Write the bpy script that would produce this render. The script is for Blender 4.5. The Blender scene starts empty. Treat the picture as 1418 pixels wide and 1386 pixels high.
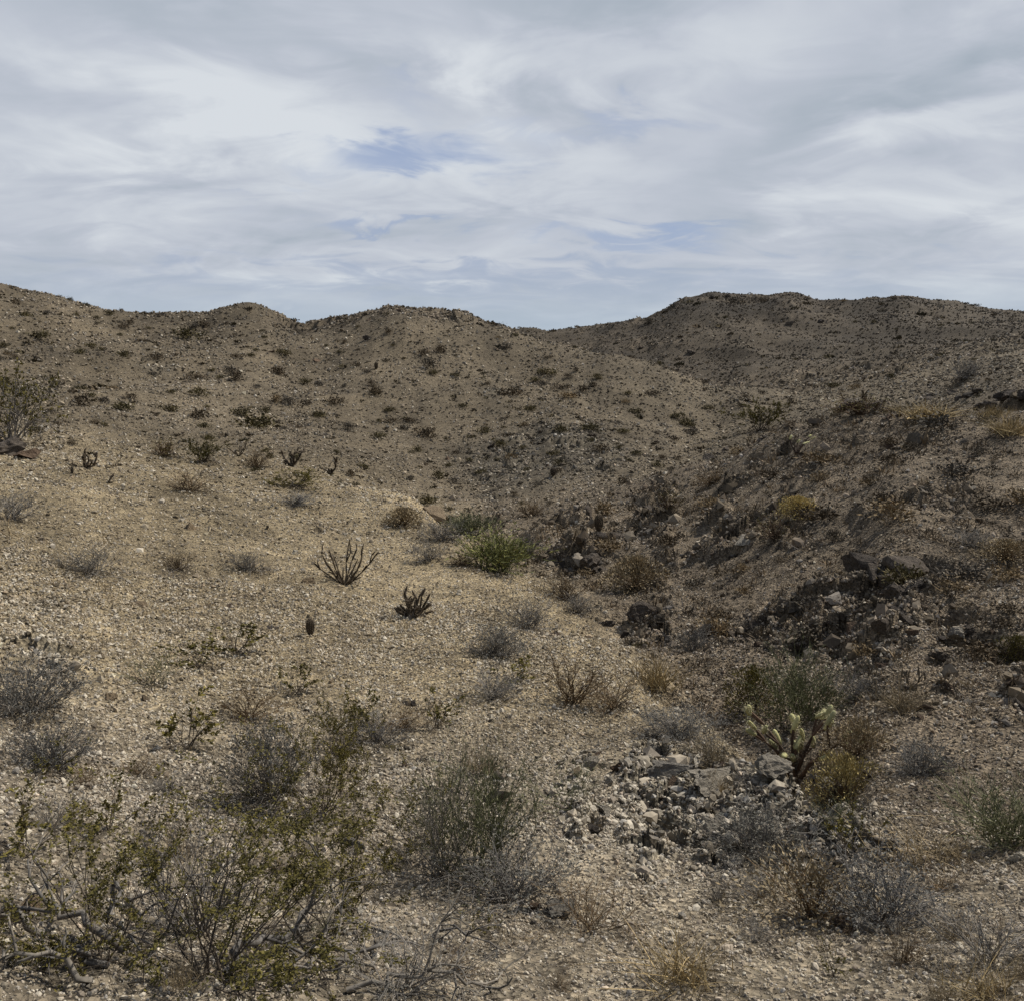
import bpy, math, random
import numpy as np
from mathutils import Vector, Matrix

random.seed(7)
rng = np.random.default_rng(11)
scene = bpy.context.scene
COL = scene.collection

# ------------------------------------------------------------------ camera
EYE = 1.65
PXW, PXH, FPX = 1418.0, 1386.0, 1228.0
PITCH = math.atan((693 - 470) / FPX)
CP, SP = math.cos(PITCH), math.sin(PITCH)
cam_d = bpy.data.cameras.new('camera')
cam = bpy.data.objects.new('camera', cam_d)
COL.objects.link(cam)
cam.location = (0, 0, EYE)
cam.rotation_euler = (math.pi / 2 - PITCH, 0, 0)
cam_d.sensor_width = 36
cam_d.lens = 36 * FPX / PXW
cam_d.clip_start = 0.05
cam_d.clip_end = 20000
scene.camera = cam


# ------------------------------------------------------------------ noise
def _hash(ix, iy, seed):
    h = (ix.astype(np.int64) * 374761393 + iy.astype(np.int64) * 668265263 + seed * 1442695041) & 0xFFFFFFFF
    h = ((h ^ (h >> 13)) * 1274126177) & 0xFFFFFFFF
    return (h ^ (h >> 16)) & 0xFFFFFFFF


def rnd2(ix, iy, seed):
    return _hash(ix, iy, seed) / 4294967295.0


def perlin(x, y, seed=0):
    ix, iy = np.floor(x), np.floor(y)
    fx, fy = x - ix, y - iy
    u, v = fx * fx * fx * (fx * (fx * 6 - 15) + 10), fy * fy * fy * (fy * (fy * 6 - 15) + 10)
    out = 0
    for dx in (0, 1):
        for dy in (0, 1):
            a = rnd2(ix + dx, iy + dy, seed) * 2 * np.pi
            g = np.cos(a) * (fx - dx) + np.sin(a) * (fy - dy)
            out = out + g * (u if dx else 1 - u) * (v if dy else 1 - v)
    return out * 1.4


def fbm(x, y, octv=3, seed=0):
    s, a, t = 0, 1.0, 0
    for i in range(octv):
        s = s + a * perlin(x * 2 ** i + 17.3 * i, y * 2 ** i - 9.1 * i, seed + i)
        t += a
        a *= 0.5
    return s / t * 1.3


def blocks(x, y, seed):
    """Cells with a height and a tilt of their own, like broken rock; value about -1..1."""
    ix, iy = np.floor(x), np.floor(y)
    best = np.full(x.shape, 9e9)
    val = np.zeros(x.shape)
    for dx in (-1, 0, 1):
        for dy in (-1, 0, 1):
            cx, cy = ix + dx, iy + dy
            px = cx + rnd2(cx, cy, seed)
            py = cy + rnd2(cx, cy, seed + 1)
            d = (x - px) ** 2 + (y - py) ** 2
            v = np.clip(rnd2(cx, cy, seed + 2) * 1.4 - 0.7 + (rnd2(cx, cy, seed + 3) - .5) * 1.6 * (x - px) + (rnd2(cx, cy, seed + 4) - .5) * 1.6 * (y - py), -1.1, 1.1)
            m = d < best
            best = np.where(m, d, best)
            val = np.where(m, v, val)
    return val


def sstep(a, b, x):
    t = np.clip((x - a) / (b - a), 0, 1)
    return t * t * (3 - 2 * t)


# ------------------------------------------------------------------ land
# One radial section of the land per bearing: (distance, row it is seen at, metres hidden below that line of sight)
def slope_of(py, th):
    b = (693 - py) / FPX
    return np.cos(th) * (b * CP - SP) / (CP + b * SP)


def bearing(hx):
    return math.atan((hx - 709) / FPX / CP * CP)


SECTIONS = {
    -220: [(2.6, 1386), (3.7, 1250), (5.2, 1100), (6.8, 1000), (9.0, 900), (12.5, 800), (18.5, 700), (25.5, 640), (36, 605), (54, 540), (78, 475), (105, 388)],
    0: [(2.65, 1386), (3.8, 1250), (5.4, 1100), (7.0, 1000), (9.3, 900), (13, 800), (19, 700), (26, 640), (36, 605), (54, 540), (78, 475), (105, 400)],
    240: [(2.65, 1386), (3.9, 1250), (5.7, 1100), (7.6, 1000), (10.4, 900), (15, 800), (22.5, 700), (32, 645), (44, 605), (70, 525), (90, 475), (105, 435)],
    430: [(2.65, 1386), (3.95, 1250), (5.8, 1100), (7.9, 1000), (11.1, 900), (16, 800), (21, 740), (30, 680), (39, 642), (51, 605), (76, 525), (92, 482), (105, 454)],
    560: [(2.65, 1386), (4.0, 1250), (5.85, 1100), (8.0, 1000), (11.6, 900), (15.5, 830), (20.5, 760), (29, 697), (32, 684), (36, 682, .7), (43, 664), (60, 600), (78, 520), (100, 431)],
    640: [(2.7, 1386), (4.0, 1250), (5.8, 1100), (8.0, 1000), (11.5, 900), (16, 820), (21, 752), (24, 735), (28, 728, .8), (36, 704), (46, 668), (60, 606), (80, 516), (100, 438)],
    700: [(2.7, 1386), (4.0, 1250), (5.8, 1100), (8.0, 1000), (11.5, 900), (15.5, 832), (19.5, 788), (22, 780, .45), (26, 757), (32, 718), (40, 688), (60, 605), (80, 528), (98, 462)],
    830: [(2.75, 1386), (4.05, 1250), (6.1, 1100), (8.3, 1000), (11.0, 915), (12.4, 886), (13.8, 874, .4), (16.5, 846), (22, 782), (27.5, 728), (34, 690), (47, 640), (68, 582), (94, 501), (118, 500, 1.5), (150, 490), (190, 456)],
    960: [(2.8, 1386), (4.1, 1250), (6.1, 1115), (7.6, 1030), (8.9, 984), (10.0, 972, .5), (12.3, 925), (14.5, 880), (18, 810), (22.5, 738), (28, 682), (34, 648), (42, 640, 1.2), (66, 612), (92, 532), (110, 530, 1.2), (140, 490), (190, 416)],
    1100: [(2.85, 1386), (4.2, 1250), (5.6, 1150), (6.6, 1100), (7.4, 1073), (8.4, 1062, .5), (10.6, 998), (12.2, 930), (14, 862), (16.8, 785), (20.5, 704), (24.5, 632), (28, 592), (36, 588, 1.6), (75, 575), (100, 540), (130, 494), (190, 418)],
    1180: [(2.9, 1386), (4.2, 1255), (5.3, 1170), (6.0, 1136), (6.8, 1124, .45), (8.5, 1058), (10.5, 975), (12.2, 905), (14, 838), (16.8, 762), (20.5, 676), (23.5, 618), (26, 578), (34, 574, 1.6), (75, 560), (100, 528), (130, 486), (190, 421)],
    1250: [(2.9, 1386), (4.2, 1260), (5.2, 1195), (6.5, 1118), (8.3, 1040), (10, 962), (11.8, 890), (14, 808), (16.8, 730), (20.5, 645), (23, 603), (25, 573), (33, 569, 1.5), (75, 550), (100, 515), (135, 474), (190, 422)],
    1418: [(2.9, 1386), (4.2, 1265), (5.4, 1190), (7.0, 1110), (9.2, 1010), (11.2, 920), (13.2, 838), (15.5, 765), (18.5, 680), (21.5, 604), (23.5, 568), (27, 566, .7), (29, 562, .2), (31, 541), (45, 518), (90, 490), (130, 468), (190, 441)],
    1620: [(2.9, 1386), (4.2, 1265), (5.4, 1190), (7.0, 1110), (9.2, 1000), (11.2, 900), (13.2, 812), (15.5, 735), (18.5, 650), (21.5, 580), (24, 545), (45, 505), (90, 475), (130, 460), (190, 450)],
}
LEFT_LINE = [(-220, 388), (0, 400), (15, 398), (40, 402), (90, 412), (130, 424), (170, 433), (240, 434), (270, 434), (300, 436), (320, 428), (340, 424), (358, 425), (375, 429), (390, 436), (410, 447), (430, 454),
             (450, 450), (480, 446), (510, 438), (545, 431), (575, 432), (600, 436), (615, 434), (640, 437), (660, 445), (680, 452), (700, 460), (720, 468), (760, 482), (800, 493), (840, 501), (900, 511), (960, 532), (1030, 565)]
RIGHT_LINE = [(620, 475), (700, 467), (720, 463), (735, 461), (760, 465), (800, 462), (830, 456), (860, 449), (890, 446), (920, 432), (945, 420), (970, 415), (1000, 417), (1040, 417), (1080, 414), (1100, 419), (1120, 425), (1150, 422),
              (1200, 420), (1230, 419), (1260, 425), (1300, 427), (1330, 432), (1370, 437), (1418, 441), (1620, 450)]


def pchip(xk, yk, x):
    xk, yk = np.asarray(xk, float), np.asarray(yk, float)
    h = np.diff(xk)
    d = np.diff(yk) / h
    m = np.zeros(len(xk))
    m[0], m[-1] = d[0], d[-1]
    for i in range(1, len(xk) - 1):
        if d[i - 1] * d[i] > 0:
            w1, w2 = 2 * h[i] + h[i - 1], h[i] + 2 * h[i - 1]
            m[i] = (w1 + w2) / (w1 / d[i - 1] + w2 / d[i])
    k = np.clip(np.searchsorted(xk, x) - 1, 0, len(h) - 1)
    t = (x - xk[k]) / h[k]
    return ((1 + 2 * t) * (1 - t) ** 2) * yk[k] + t * (1 - t) ** 2 * h[k] * m[k] + t * t * (3 - 2 * t) * yk[k + 1] + t * t * (t - 1) * h[k] * m[k + 1]


LR0, LR1, NLR = math.log(0.3), math.log(6000), 900
LRG = np.linspace(LR0, LR1, NLR)
keys = sorted(SECTIONS)
kth = np.array([math.atan((k - 709) / FPX / CP) for k in keys])
prof = []
for k, th in zip(keys, kth):
    s = SECTIONS[k]
    rr, zz = [0.29, 1.2], [-EYE, -EYE - .12]
    for e in s:
        r, py = e[0], e[1]
        rr.append(r)
        zz.append(r * float(slope_of(py, th)) - (e[2] if len(e) > 2 else 0))
    rl, zl = rr[-1], zz[-1]
    for f, dz in ((1.2, 3), (1.8, 12), (4, 20), (12, 24)):
        rr.append(rl * f)
        zz.append(zl - dz)
    rr.append(7000)
    zz.append(zl - 30)
    prof.append(pchip(np.log(rr), zz, LRG))
prof = np.array(prof)
NTH = 900
THG = np.linspace(kth[0], kth[-1], NTH)
TABLE = np.stack([pchip(kth, prof[:, j], THG) for j in range(NLR)], 1)
hx = 709 + FPX * CP * np.tan(THG)
# carry the drawn skyline onto the two crests
for line, rc, lo, hi, wd in ((LEFT_LINE, None, -300, 1010, .13), (RIGHT_LINE, 190.0, 640, 1700, .22)):
    lx, ly = zip(*line)
    tgt = np.interp(hx, lx, ly)
    rcs = np.full(NTH, rc) if rc else np.interp(hx, [0, 430, 560, 700, 830, 960, 1030], [105, 105, 100, 98, 94, 92, 88])
    w = sstep(lo, lo + 12, hx) * (1 - sstep(hi - 60, hi, hx))
    for i in range(NTH):
        zt = rcs[i] * float(slope_of(tgt[i], THG[i]))
        zc = np.interp(math.log(rcs[i]), LRG, TABLE[i])
        TABLE[i] += w[i] * (zt - zc) * np.exp(-((LRG - math.log(rcs[i])) / wd) ** 2)

GULLY = [(1260, 1230, 4.8), (1195, 1130, 6.6), (1105, 1066, 8.2), (1003, 1000, 9.6), (918, 943, 11.3), (850, 878, 14.5), (775, 815, 19), (705, 765, 25), (655, 712, 34), (610, 690, 42)]
_gr = np.log([g[2] for g in GULLY])
_gt = np.array([math.atan((g[0] - 709) / FPX / (CP + SP * (693 - g[1]) / FPX)) for g in GULLY])


def polar(x, y):
    return np.arctan2(x, y), 0.5 * np.log(x * x + y * y + 1e-9)


def right_side(th, lr):
    """0 on the near shelf, 1 on the slope across the wash."""
    return sstep(-.05, .05, th - np.interp(lr, _gr, _gt)) * sstep(1.5, 2.0, lr)


def rocky(x, y):
    th, lr = polar(x, y)
    r = np.exp(lr)
    n = fbm(x / 3.2, y / 3.2, 3, 40)
    n2 = fbm(x / 14, y / 14, 3, 44)
    side = right_side(th, lr)
    near_gully = np.exp(-((th - np.interp(lr, _gr, _gt) - .17) / .27) ** 2) * sstep(2.2, 2.6, lr) * (1 - sstep(3.3, 3.7, lr))
    n4 = fbm(x / (.05 * r), y / (.05 * r), 3, 47)
    m = side * sstep(-.05, .6, 1.1 * n + 1.0 * n4 + .95 * near_gully - .66)
    rim = np.exp(-((th - .25) / .17) ** 2) * np.exp(-((r - 6.0) / 1.45) ** 2) * (1 - side)
    m = np.maximum(m, sstep(.12, .62, rim * (1 + .7 * n4) + .45 * n + .3 * n4))
    bank = np.exp(-((th - .485) / .065) ** 2) * np.exp(-((r - 30) / 1.6) ** 2)
    m = np.maximum(m, sstep(.25, .6, bank + .2 * n))
    scree = np.exp(-((th - .035) / .12) ** 2) * np.exp(-((lr - math.log(50)) / .22) ** 2)
    m = np.maximum(m, .8 * sstep(.3, .7, scree + .3 * n2))
    crest = sstep(4.48, 4.62, lr) * (1 - sstep(4.72, 4.8, lr)) * sstep(-.32, -.2, th)
    m = np.maximum(m, .8 * sstep(.2, .8, crest * (.95 + n2)))
    far = sstep(4.75, 5.2, lr) * sstep(0, .1, th)
    m = np.maximum(m, .75 * sstep(.3, .8, far * (.5 + 1.0 * n2)))
    return np.clip(m, 0, 1)


HOLES = []   # (x, y, size across, size along, depth): pits under the ledges, filled in below


def height(x, y, fine=True):
    x = np.asarray(x, float)
    y = np.asarray(y, float)
    th, lr = polar(x, y)
    tc = np.clip(th, THG[0], THG[-1])
    fi = (tc - THG[0]) / (THG[-1] - THG[0]) * (NTH - 1)
    fj = np.clip((lr - LR0) / (LR1 - LR0) * (NLR - 1), 0, NLR - 1.001)
    i0 = np.clip(fi.astype(int), 0, NTH - 2)
    j0 = fj.astype(int)
    a, b = fi - i0, fj - j0
    z = (TABLE[i0, j0] * (1 - a) + TABLE[i0 + 1, j0] * a) * (1 - b) + (TABLE[i0, j0 + 1] * (1 - a) + TABLE[i0 + 1, j0 + 1] * a) * b
    r = np.exp(lr)
    # behind the camera the ridge simply carries on
    back = sstep(.75, 1.6, np.abs(th))
    z = z * (1 - back) + (-EYE - .03 * np.minimum(r, 60)) * back
    if fine:
        far = sstep(60, 150, r)
        crest_w = 1 - .6 * np.exp(-((lr - math.log(102)) / .1) ** 2)
        z = z + .6 * sstep(14, 60, r) * crest_w * fbm(x / 17, y / 17, 3, 1)
        z = z + 1.5 * sstep(38, 75, r) * (1 - sstep(110, 130, r)) * crest_w * (.35 - np.abs(fbm((x - .25 * y) / 15, y / 40, 3, 31)))
        z = z + 2.9 * far * (.4 - np.abs(fbm((x + .5 * y) / 26, (y - .3 * x) / 70, 3, 61)))
        z = z + .20 * sstep(4, 26, r) * fbm(x / 4.6, y / 4.6, 3, 5)
        z = z + .05 * sstep(2, 9, r) * fbm(x / 1.1, y / 1.1, 3, 9)
        z = z + .022 * fbm(x / .33, y / .33, 2, 14) * (r < 90)
        z = z + .010 * fbm(x / .09, y / .09, 2, 18) * (r < 14)
        rk = rocky(x, y)
        amp = np.minimum(.011 * r, .6)
        side = right_side(th, lr)
        k = rk * (r < 260) * sstep(2, 4, r) * (1 + .7 * (1 - side) * (r < 9) + .6 * side * (r < 30) - .45 * (r > 36) * (r < 75))
        z = z + k * amp * (blocks(th / .062, lr / .05, 71) + .55 * blocks(th / .024, lr / .02, 81) + .25 * blocks(th / .010, lr / .009, 85))
        for (hx_, hy_, wx, wy, dp) in HOLES:
            q = ((x - hx_) / wx) ** 2 + ((y - hy_) / wy) ** 2
            z = z - dp * np.exp(-q ** 2)
    return z + EYE


def ray(px, py):
    a, b = (px - 709) / FPX, (693 - py) / FPX
    return np.array([a, CP + SP * b, -SP + CP * b])


def at(px, py, dmax=400):
    """The first point of the land met along a line of sight."""
    d = ray(px, py)
    t = np.exp(np.linspace(math.log(1.5), math.log(dmax), 2600))
    x, y, z = d[0] * t, d[1] * t, EYE + d[2] * t
    hgt = height(x, y)
    k = np.nonzero(z < hgt)[0]
    if len(k) == 0:
        return at(px, py + 2, dmax)
    i = k[0]
    return np.array([x[i], y[i], hgt[i]])


def ground_at(x, y):
    return float(height(np.array([x]), np.array([y]))[0])


# ------------------------------------------------------------------ materials
def new_mat(name):
    m = bpy.data.materials.new(name)
    m.use_nodes = True
    nt = m.node_tree
    b = nt.nodes['Principled BSDF']
    b.inputs['Roughness'].default_value = .9
    b.inputs['Specular IOR Level'].default_value = .15
    return m, nt, b


def N(nt, typ, **kw):
    n = nt.nodes.new(typ)
    for k, v in kw.items():
        setattr(n, k, v)
    return n


def ramp(nt, fac, stops):
    n = N(nt, 'ShaderNodeValToRGB')
    e = n.color_ramp.elements
    e[0].position, e[0].color = stops[0][0], (*stops[0][1], 1)
    e[1].position, e[1].color = stops[1][0], (*stops[1][1], 1)
    for p, c in stops[2:]:
        x = e.new(p)
        x.color = (*c, 1)
    nt.links.new(fac, n.inputs[0])
    return n.outputs[0]


def mixc(nt, mode, fac, a, b):
    n = N(nt, 'ShaderNodeMix', data_type='RGBA', blend_type=mode)
    for s, v in ((n.inputs[0], fac), (n.inputs[6], a), (n.inputs[7], b)):
        if hasattr(v, 'links'):
            nt.links.new(v, s)
        else:
            s.default_value = v if not isinstance(v, tuple) else (*v, 1)
    return n.outputs[2]


def ground_material():
    m, nt, b = new_mat('desert_gravel')
    att = N(nt, 'ShaderNodeAttribute', attribute_name='tint')
    geo = N(nt, 'ShaderNodeNewGeometry')
    P = geo.outputs['Position']
    v1 = N(nt, 'ShaderNodeTexVoronoi')
    v1.inputs['Scale'].default_value = 34
    v2 = N(nt, 'ShaderNodeTexVoronoi')
    v2.inputs['Scale'].default_value = 7
    n1 = N(nt, 'ShaderNodeTexNoise')
    n1.inputs['Scale'].default_value = 3.2
    n1.inputs['Detail'].default_value = 9
    n1.inputs['Roughness'].default_value = .72
    for n in (v1, v2, n1):
        nt.links.new(P, n.inputs['Vector'])
    g1 = N(nt, 'ShaderNodeSeparateColor')
    nt.links.new(v1.outputs['Color'], g1.inputs[0])
    g2 = N(nt, 'ShaderNodeSeparateColor')
    nt.links.new(v2.outputs['Color'], g2.inputs[0])
    c1 = ramp(nt, g1.outputs[0], [(0, (.4, .38, .36)), (1, (1.6, 1.56, 1.48)), (.5, (.95, .95, .92))])
    c2 = ramp(nt, g2.outputs[0], [(0, (.75, .74, .73)), (1, (1.2, 1.2, 1.18))])
    c3 = ramp(nt, n1.outputs[0], [(.3, (.62, .6, .57)), (.7, (1.35, 1.33, 1.28))])
    c = mixc(nt, 'MULTIPLY', 1.0, att.outputs['Color'], c1)
    c = mixc(nt, 'MULTIPLY', .8, c, c2)
    c = mixc(nt, 'MULTIPLY', 1.0, c, c3)
    nt.links.new(c, b.inputs['Base Color'])
    bp = N(nt, 'ShaderNodeBump')
    bp.inputs['Strength'].default_value = .8
    bp.inputs['Distance'].default_value = .03
    bp2 = N(nt, 'ShaderNodeBump')
    bp2.inputs['Strength'].default_value = .8
    bp2.inputs['Distance'].default_value = .05
    nt.links.new(v1.outputs['Distance'], bp.inputs['Height'])
    nt.links.new(n1.outputs[0], bp2.inputs['Height'])
    nt.links.new(bp.outputs[0], bp2.inputs['Normal'])
    nt.links.new(bp2.outputs[0], b.inputs['Normal'])
    return m


def tinted_material(name, scale=20, lo=.7, hi=1.3):
    m, nt, b = new_mat(name)
    b.inputs['Specular IOR Level'].default_value = .04
    b.inputs['Roughness'].default_value = 1.0
    att = N(nt, 'ShaderNodeAttribute', attribute_name='tint')
    geo = N(nt, 'ShaderNodeNewGeometry')
    n1 = N(nt, 'ShaderNodeTexNoise')
    n1.inputs['Scale'].default_value = scale
    n1.inputs['Detail'].default_value = 6
    nt.links.new(geo.outputs['Position'], n1.inputs['Vector'])
    c = mixc(nt, 'MULTIPLY', 1.0, att.outputs['Color'], ramp(nt, n1.outputs[0], [(.3, (lo,) * 3), (.7, (hi,) * 3)]))
    nt.links.new(c, b.inputs['Base Color'])
    return m


# ------------------------------------------------------------------ mesh helpers
def mesh_from_arrays(name, V, F, tint=None, smooth=False):
    me = bpy.data.meshes.new(name)
    nv, nf, k = len(V), len(F), F.shape[1]
    me.vertices.add(nv)
    me.vertices.foreach_set('co', np.ascontiguousarray(V, np.float32).ravel())
    me.loops.add(nf * k)
    me.loops.foreach_set('vertex_index', np.ascontiguousarray(F, np.int32).ravel())
    me.polygons.add(nf)
    me.polygons.foreach_set('loop_start', np.arange(0, nf * k, k, dtype=np.int32))
    me.polygons.foreach_set('use_smooth', np.full(nf, smooth, bool))
    me.update(calc_edges=True)
    if tint is not None:
        a = me.color_attributes.new('tint', 'FLOAT_COLOR', 'POINT')
        c = np.ones((nv, 4), np.float32)
        c[:, :3] = tint
        a.data.foreach_set('color', c.ravel())
    return me


def link(name, me, mat, parent=None):
    o = bpy.data.objects.new(name, me)
    if mat and not me.materials:
        me.materials.append(mat)
    COL.objects.link(o)
    if parent is not None:
        o.parent = parent
    return o


def tag(o, label=None, cat=None, group=None, kind=None):
    if label:
        o['label'] = label
    if cat:
        o['category'] = cat
    if group:
        o['group'] = group
    if kind:
        o['kind'] = kind
    return o


# ------------------------------------------------------------------ colour of the land (the soil and rock itself)
def soil(x, y):
    th, lr = polar(x, y)
    r = np.exp(lr)
    side = right_side(th, lr)[:, None]
    n = fbm(x / 5, y / 5, 3, 90)[:, None]
    n2 = fbm(x / 1.3, y / 1.3, 3, 95)[:, None]
    n3 = fbm(x / 22, y / 22, 3, 98)[:, None]
    C = lambda *v: np.array(v)[None, :]
    near = C(*SOIL['near'])
    shelf = C(*SOIL['shelf'])
    right = C(*SOIL['right'])
    hill = C(*SOIL['hill'])
    farh = C(*SOIL['far'])
    w = sstep(5.5, 10, r)[:, None]
    c = near * (1 - w) + shelf * w
    c = c * (1 - side) + right * side
    w = sstep(math.log(30), math.log(48), lr + .06 * n[:, 0])[:, None]
    c = c * (1 - w) + hill * w
    w = (sstep(math.log(105), math.log(120), lr) * sstep(-.05, .05, th))[:, None]
    c = c * (1 - w) + farh * w
    pale = (np.exp(-((th + .33) / .075) ** 2 - ((lr - math.log(62)) / .2) ** 2))[:, None]
    c = c * (1 + .45 * np.clip(pale + .25 * n, 0, 1))
    bank = (np.exp(-((th + .105) / .045) ** 2 - ((lr - math.log(30)) / .09) ** 2))[:, None]
    c = c * (1 + .3 * bank)
    rk = rocky(x, y)[:, None]
    fr = sstep(34, 42, r)[:, None] * (1 - sstep(80, 100, r)[:, None])
    rock_c = (C(*SOIL['rock']) * (1 - fr) + C(.19, .172, .142) * fr) * (.85 + .5 * n2)
    nr = (1 - side) * (r < 12)[:, None]
    rock_c = rock_c * (1 - nr) + C(*SOIL['pale_rock']) * (.85 + .5 * n2) * nr
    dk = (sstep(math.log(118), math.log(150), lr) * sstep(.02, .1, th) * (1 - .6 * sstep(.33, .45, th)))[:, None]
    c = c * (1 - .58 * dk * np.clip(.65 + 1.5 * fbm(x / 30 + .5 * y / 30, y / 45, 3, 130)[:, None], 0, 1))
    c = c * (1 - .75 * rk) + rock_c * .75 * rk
    pk = (np.exp(-((th - .265) / .13) ** 2) * np.exp(-((r - 6.0) / 1.3) ** 2))[:, None] * (1 - side)
    c = c * (1 - .6 * pk) + C(*SOIL['pale_rock']) * .6 * pk
    n5 = fbm(x / .32, y / .32, 3, 140)[:, None] * (r < 25)[:, None]
    n6 = fbm(x / (.03 * r), y / (.03 * r), 2, 145)[:, None]
    c = c * (1 + .24 * n + .24 * n2 + .22 * n3 + .22 * n5 + .2 * n6)
    return np.clip(c, .02, .6)


SOIL = dict(near=(.265, .229, .178), shelf=(.305, .252, .168), right=(.190, .156, .117), hill=(.152, .127, .092), far=(.108, .090, .068),
            rock=(.165, .136, .103), pale_rock=(.27, .247, .205))
# ------------------------------------------------------------------ pits under the rock ledges (before the sheet is made)
for hpx, hpy, wx, wy, dp in ((946, 1130, .24, .17, .45), (920, 1104, .17, .15, .42), (978, 1162, .16, .12, .38), (1130, 1126, .12, .26, .5), (1045, 1092, .11, .08, .18), (820, 1138, .07, .07, .12),
                             (880, 1085, .07, .07, .12), (832, 1062, .05, .06, .12),
                             (1235, 800, .75, .3, .45), (1265, 785, .6, .3, .4), (1205, 815, .5, .3, .35), (805, 778, .7, .4, .4), (1055, 858, .6, .35, .35), (1035, 880, .5, .3, .3), (890, 862, .4, .3, .3), (1210, 915, .35, .22, .3),
                             (1340, 885, .4, .25, .3), (1410, 905, .45, .28, .35), (1320, 862, .3, .2, .25), (1085, 850, .4, .25, .3), (1000, 770, .4, .25, .25)):
    p = at(hpx, hpy)
    HOLES.append((p[0], p[1], wx, wy, dp))


def build_ground():
    inner = np.linspace(-.64, .64, 940)
    outer = np.linspace(.64, 2 * np.pi - .64, 110)[1:-1]
    th = np.concatenate([inner, outer])
    lr = np.concatenate([np.linspace(math.log(.35), math.log(1.7), 24)[:-1], np.linspace(math.log(1.7), math.log(240), 1150), np.linspace(math.log(240), math.log(6000), 40)[1:]])
    T, L = np.meshgrid(th, lr)
    R = np.exp(L)
    x, y = (R * np.sin(T)).ravel(), (R * np.cos(T)).ravel()
    z = height(x, y)
    nt_, nl = len(th), len(lr)
    V = np.stack([x, y, z], 1)
    i = np.arange(nl - 1)[:, None] * nt_
    j = np.arange(nt_)[None, :]
    j2 = (j + 1) % nt_
    F = np.stack([(i + j).ravel(), (i + j2).ravel(), (i + nt_ + j2).ravel(), (i + nt_ + j).ravel()], 1)
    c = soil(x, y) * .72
    # the disc under the camera
    cz = float(height(np.array([0.0]), np.array([.001]))[0])
    me = mesh_from_arrays('ground', V, F[:, ::-1], c, True)
    g = link('ground', me, ground_material())
    tag(g, 'stony brown desert hillsides running down into a dry wash', 'ground', kind='structure')
    return g


build_ground()

# ------------------------------------------------------------------ gravel: loose stones nobody could count
PHI = (1 + 5 ** .5) / 2
ICO_V = np.array([(-1, PHI, 0), (1, PHI, 0), (-1, -PHI, 0), (1, -PHI, 0), (0, -1, PHI), (0, 1, PHI), (0, -1, -PHI), (0, 1, -PHI), (PHI, 0, -1), (PHI, 0, 1), (-PHI, 0, -1), (-PHI, 0, 1)]) / math.sqrt(1 + PHI * PHI)
ICO_F = np.array([(0, 11, 5), (0, 5, 1), (0, 1, 7), (0, 7, 10), (0, 10, 11), (1, 5, 9), (5, 11, 4), (11, 10, 2), (10, 7, 6), (7, 1, 8), (3, 9, 4), (3, 4, 2), (3, 2, 6), (3, 6, 8), (3, 8, 9), (4, 9, 5), (2, 4, 11), (6, 2, 10), (8, 6, 7), (9, 8, 1)])
OCT_V = np.array([(1, 0, 0), (-1, 0, 0), (0, 1, 0), (0, -1, 0), (0, 0, 1), (0, 0, -1)], float)
OCT_F = np.array([(0, 2, 4), (2, 1, 4), (1, 3, 4), (3, 0, 4), (2, 0, 5), (1, 2, 5), (3, 1, 5), (0, 3, 5)])


def rot_mats(n):
    q = rng.normal(size=(n, 4))
    q /= np.linalg.norm(q, axis=1)[:, None]
    w, x, y, z = q.T
    return np.stack([np.stack([1 - 2 * (y * y + z * z), 2 * (x * y - z * w), 2 * (x * z + y * w)], 1), np.stack([2 * (x * y + z * w), 1 - 2 * (x * x + z * z), 2 * (y * z - x * w)], 1),
                     np.stack([2 * (x * z - y * w), 2 * (y * z + x * w), 1 - 2 * (x * x + y * y)], 1)], 1)


STONE_COLOURS = np.array([(.48, .42, .33), (.38, .325, .24), (.31, .255, .18), (.30, .28, .25), (.21, .17, .13), (.12, .10, .08), (.42, .40, .36), (.27, .20, .14)])
STONE_ODDS = np.array([.12, .2, .2, .13, .16, .10, .05, .04])


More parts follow.
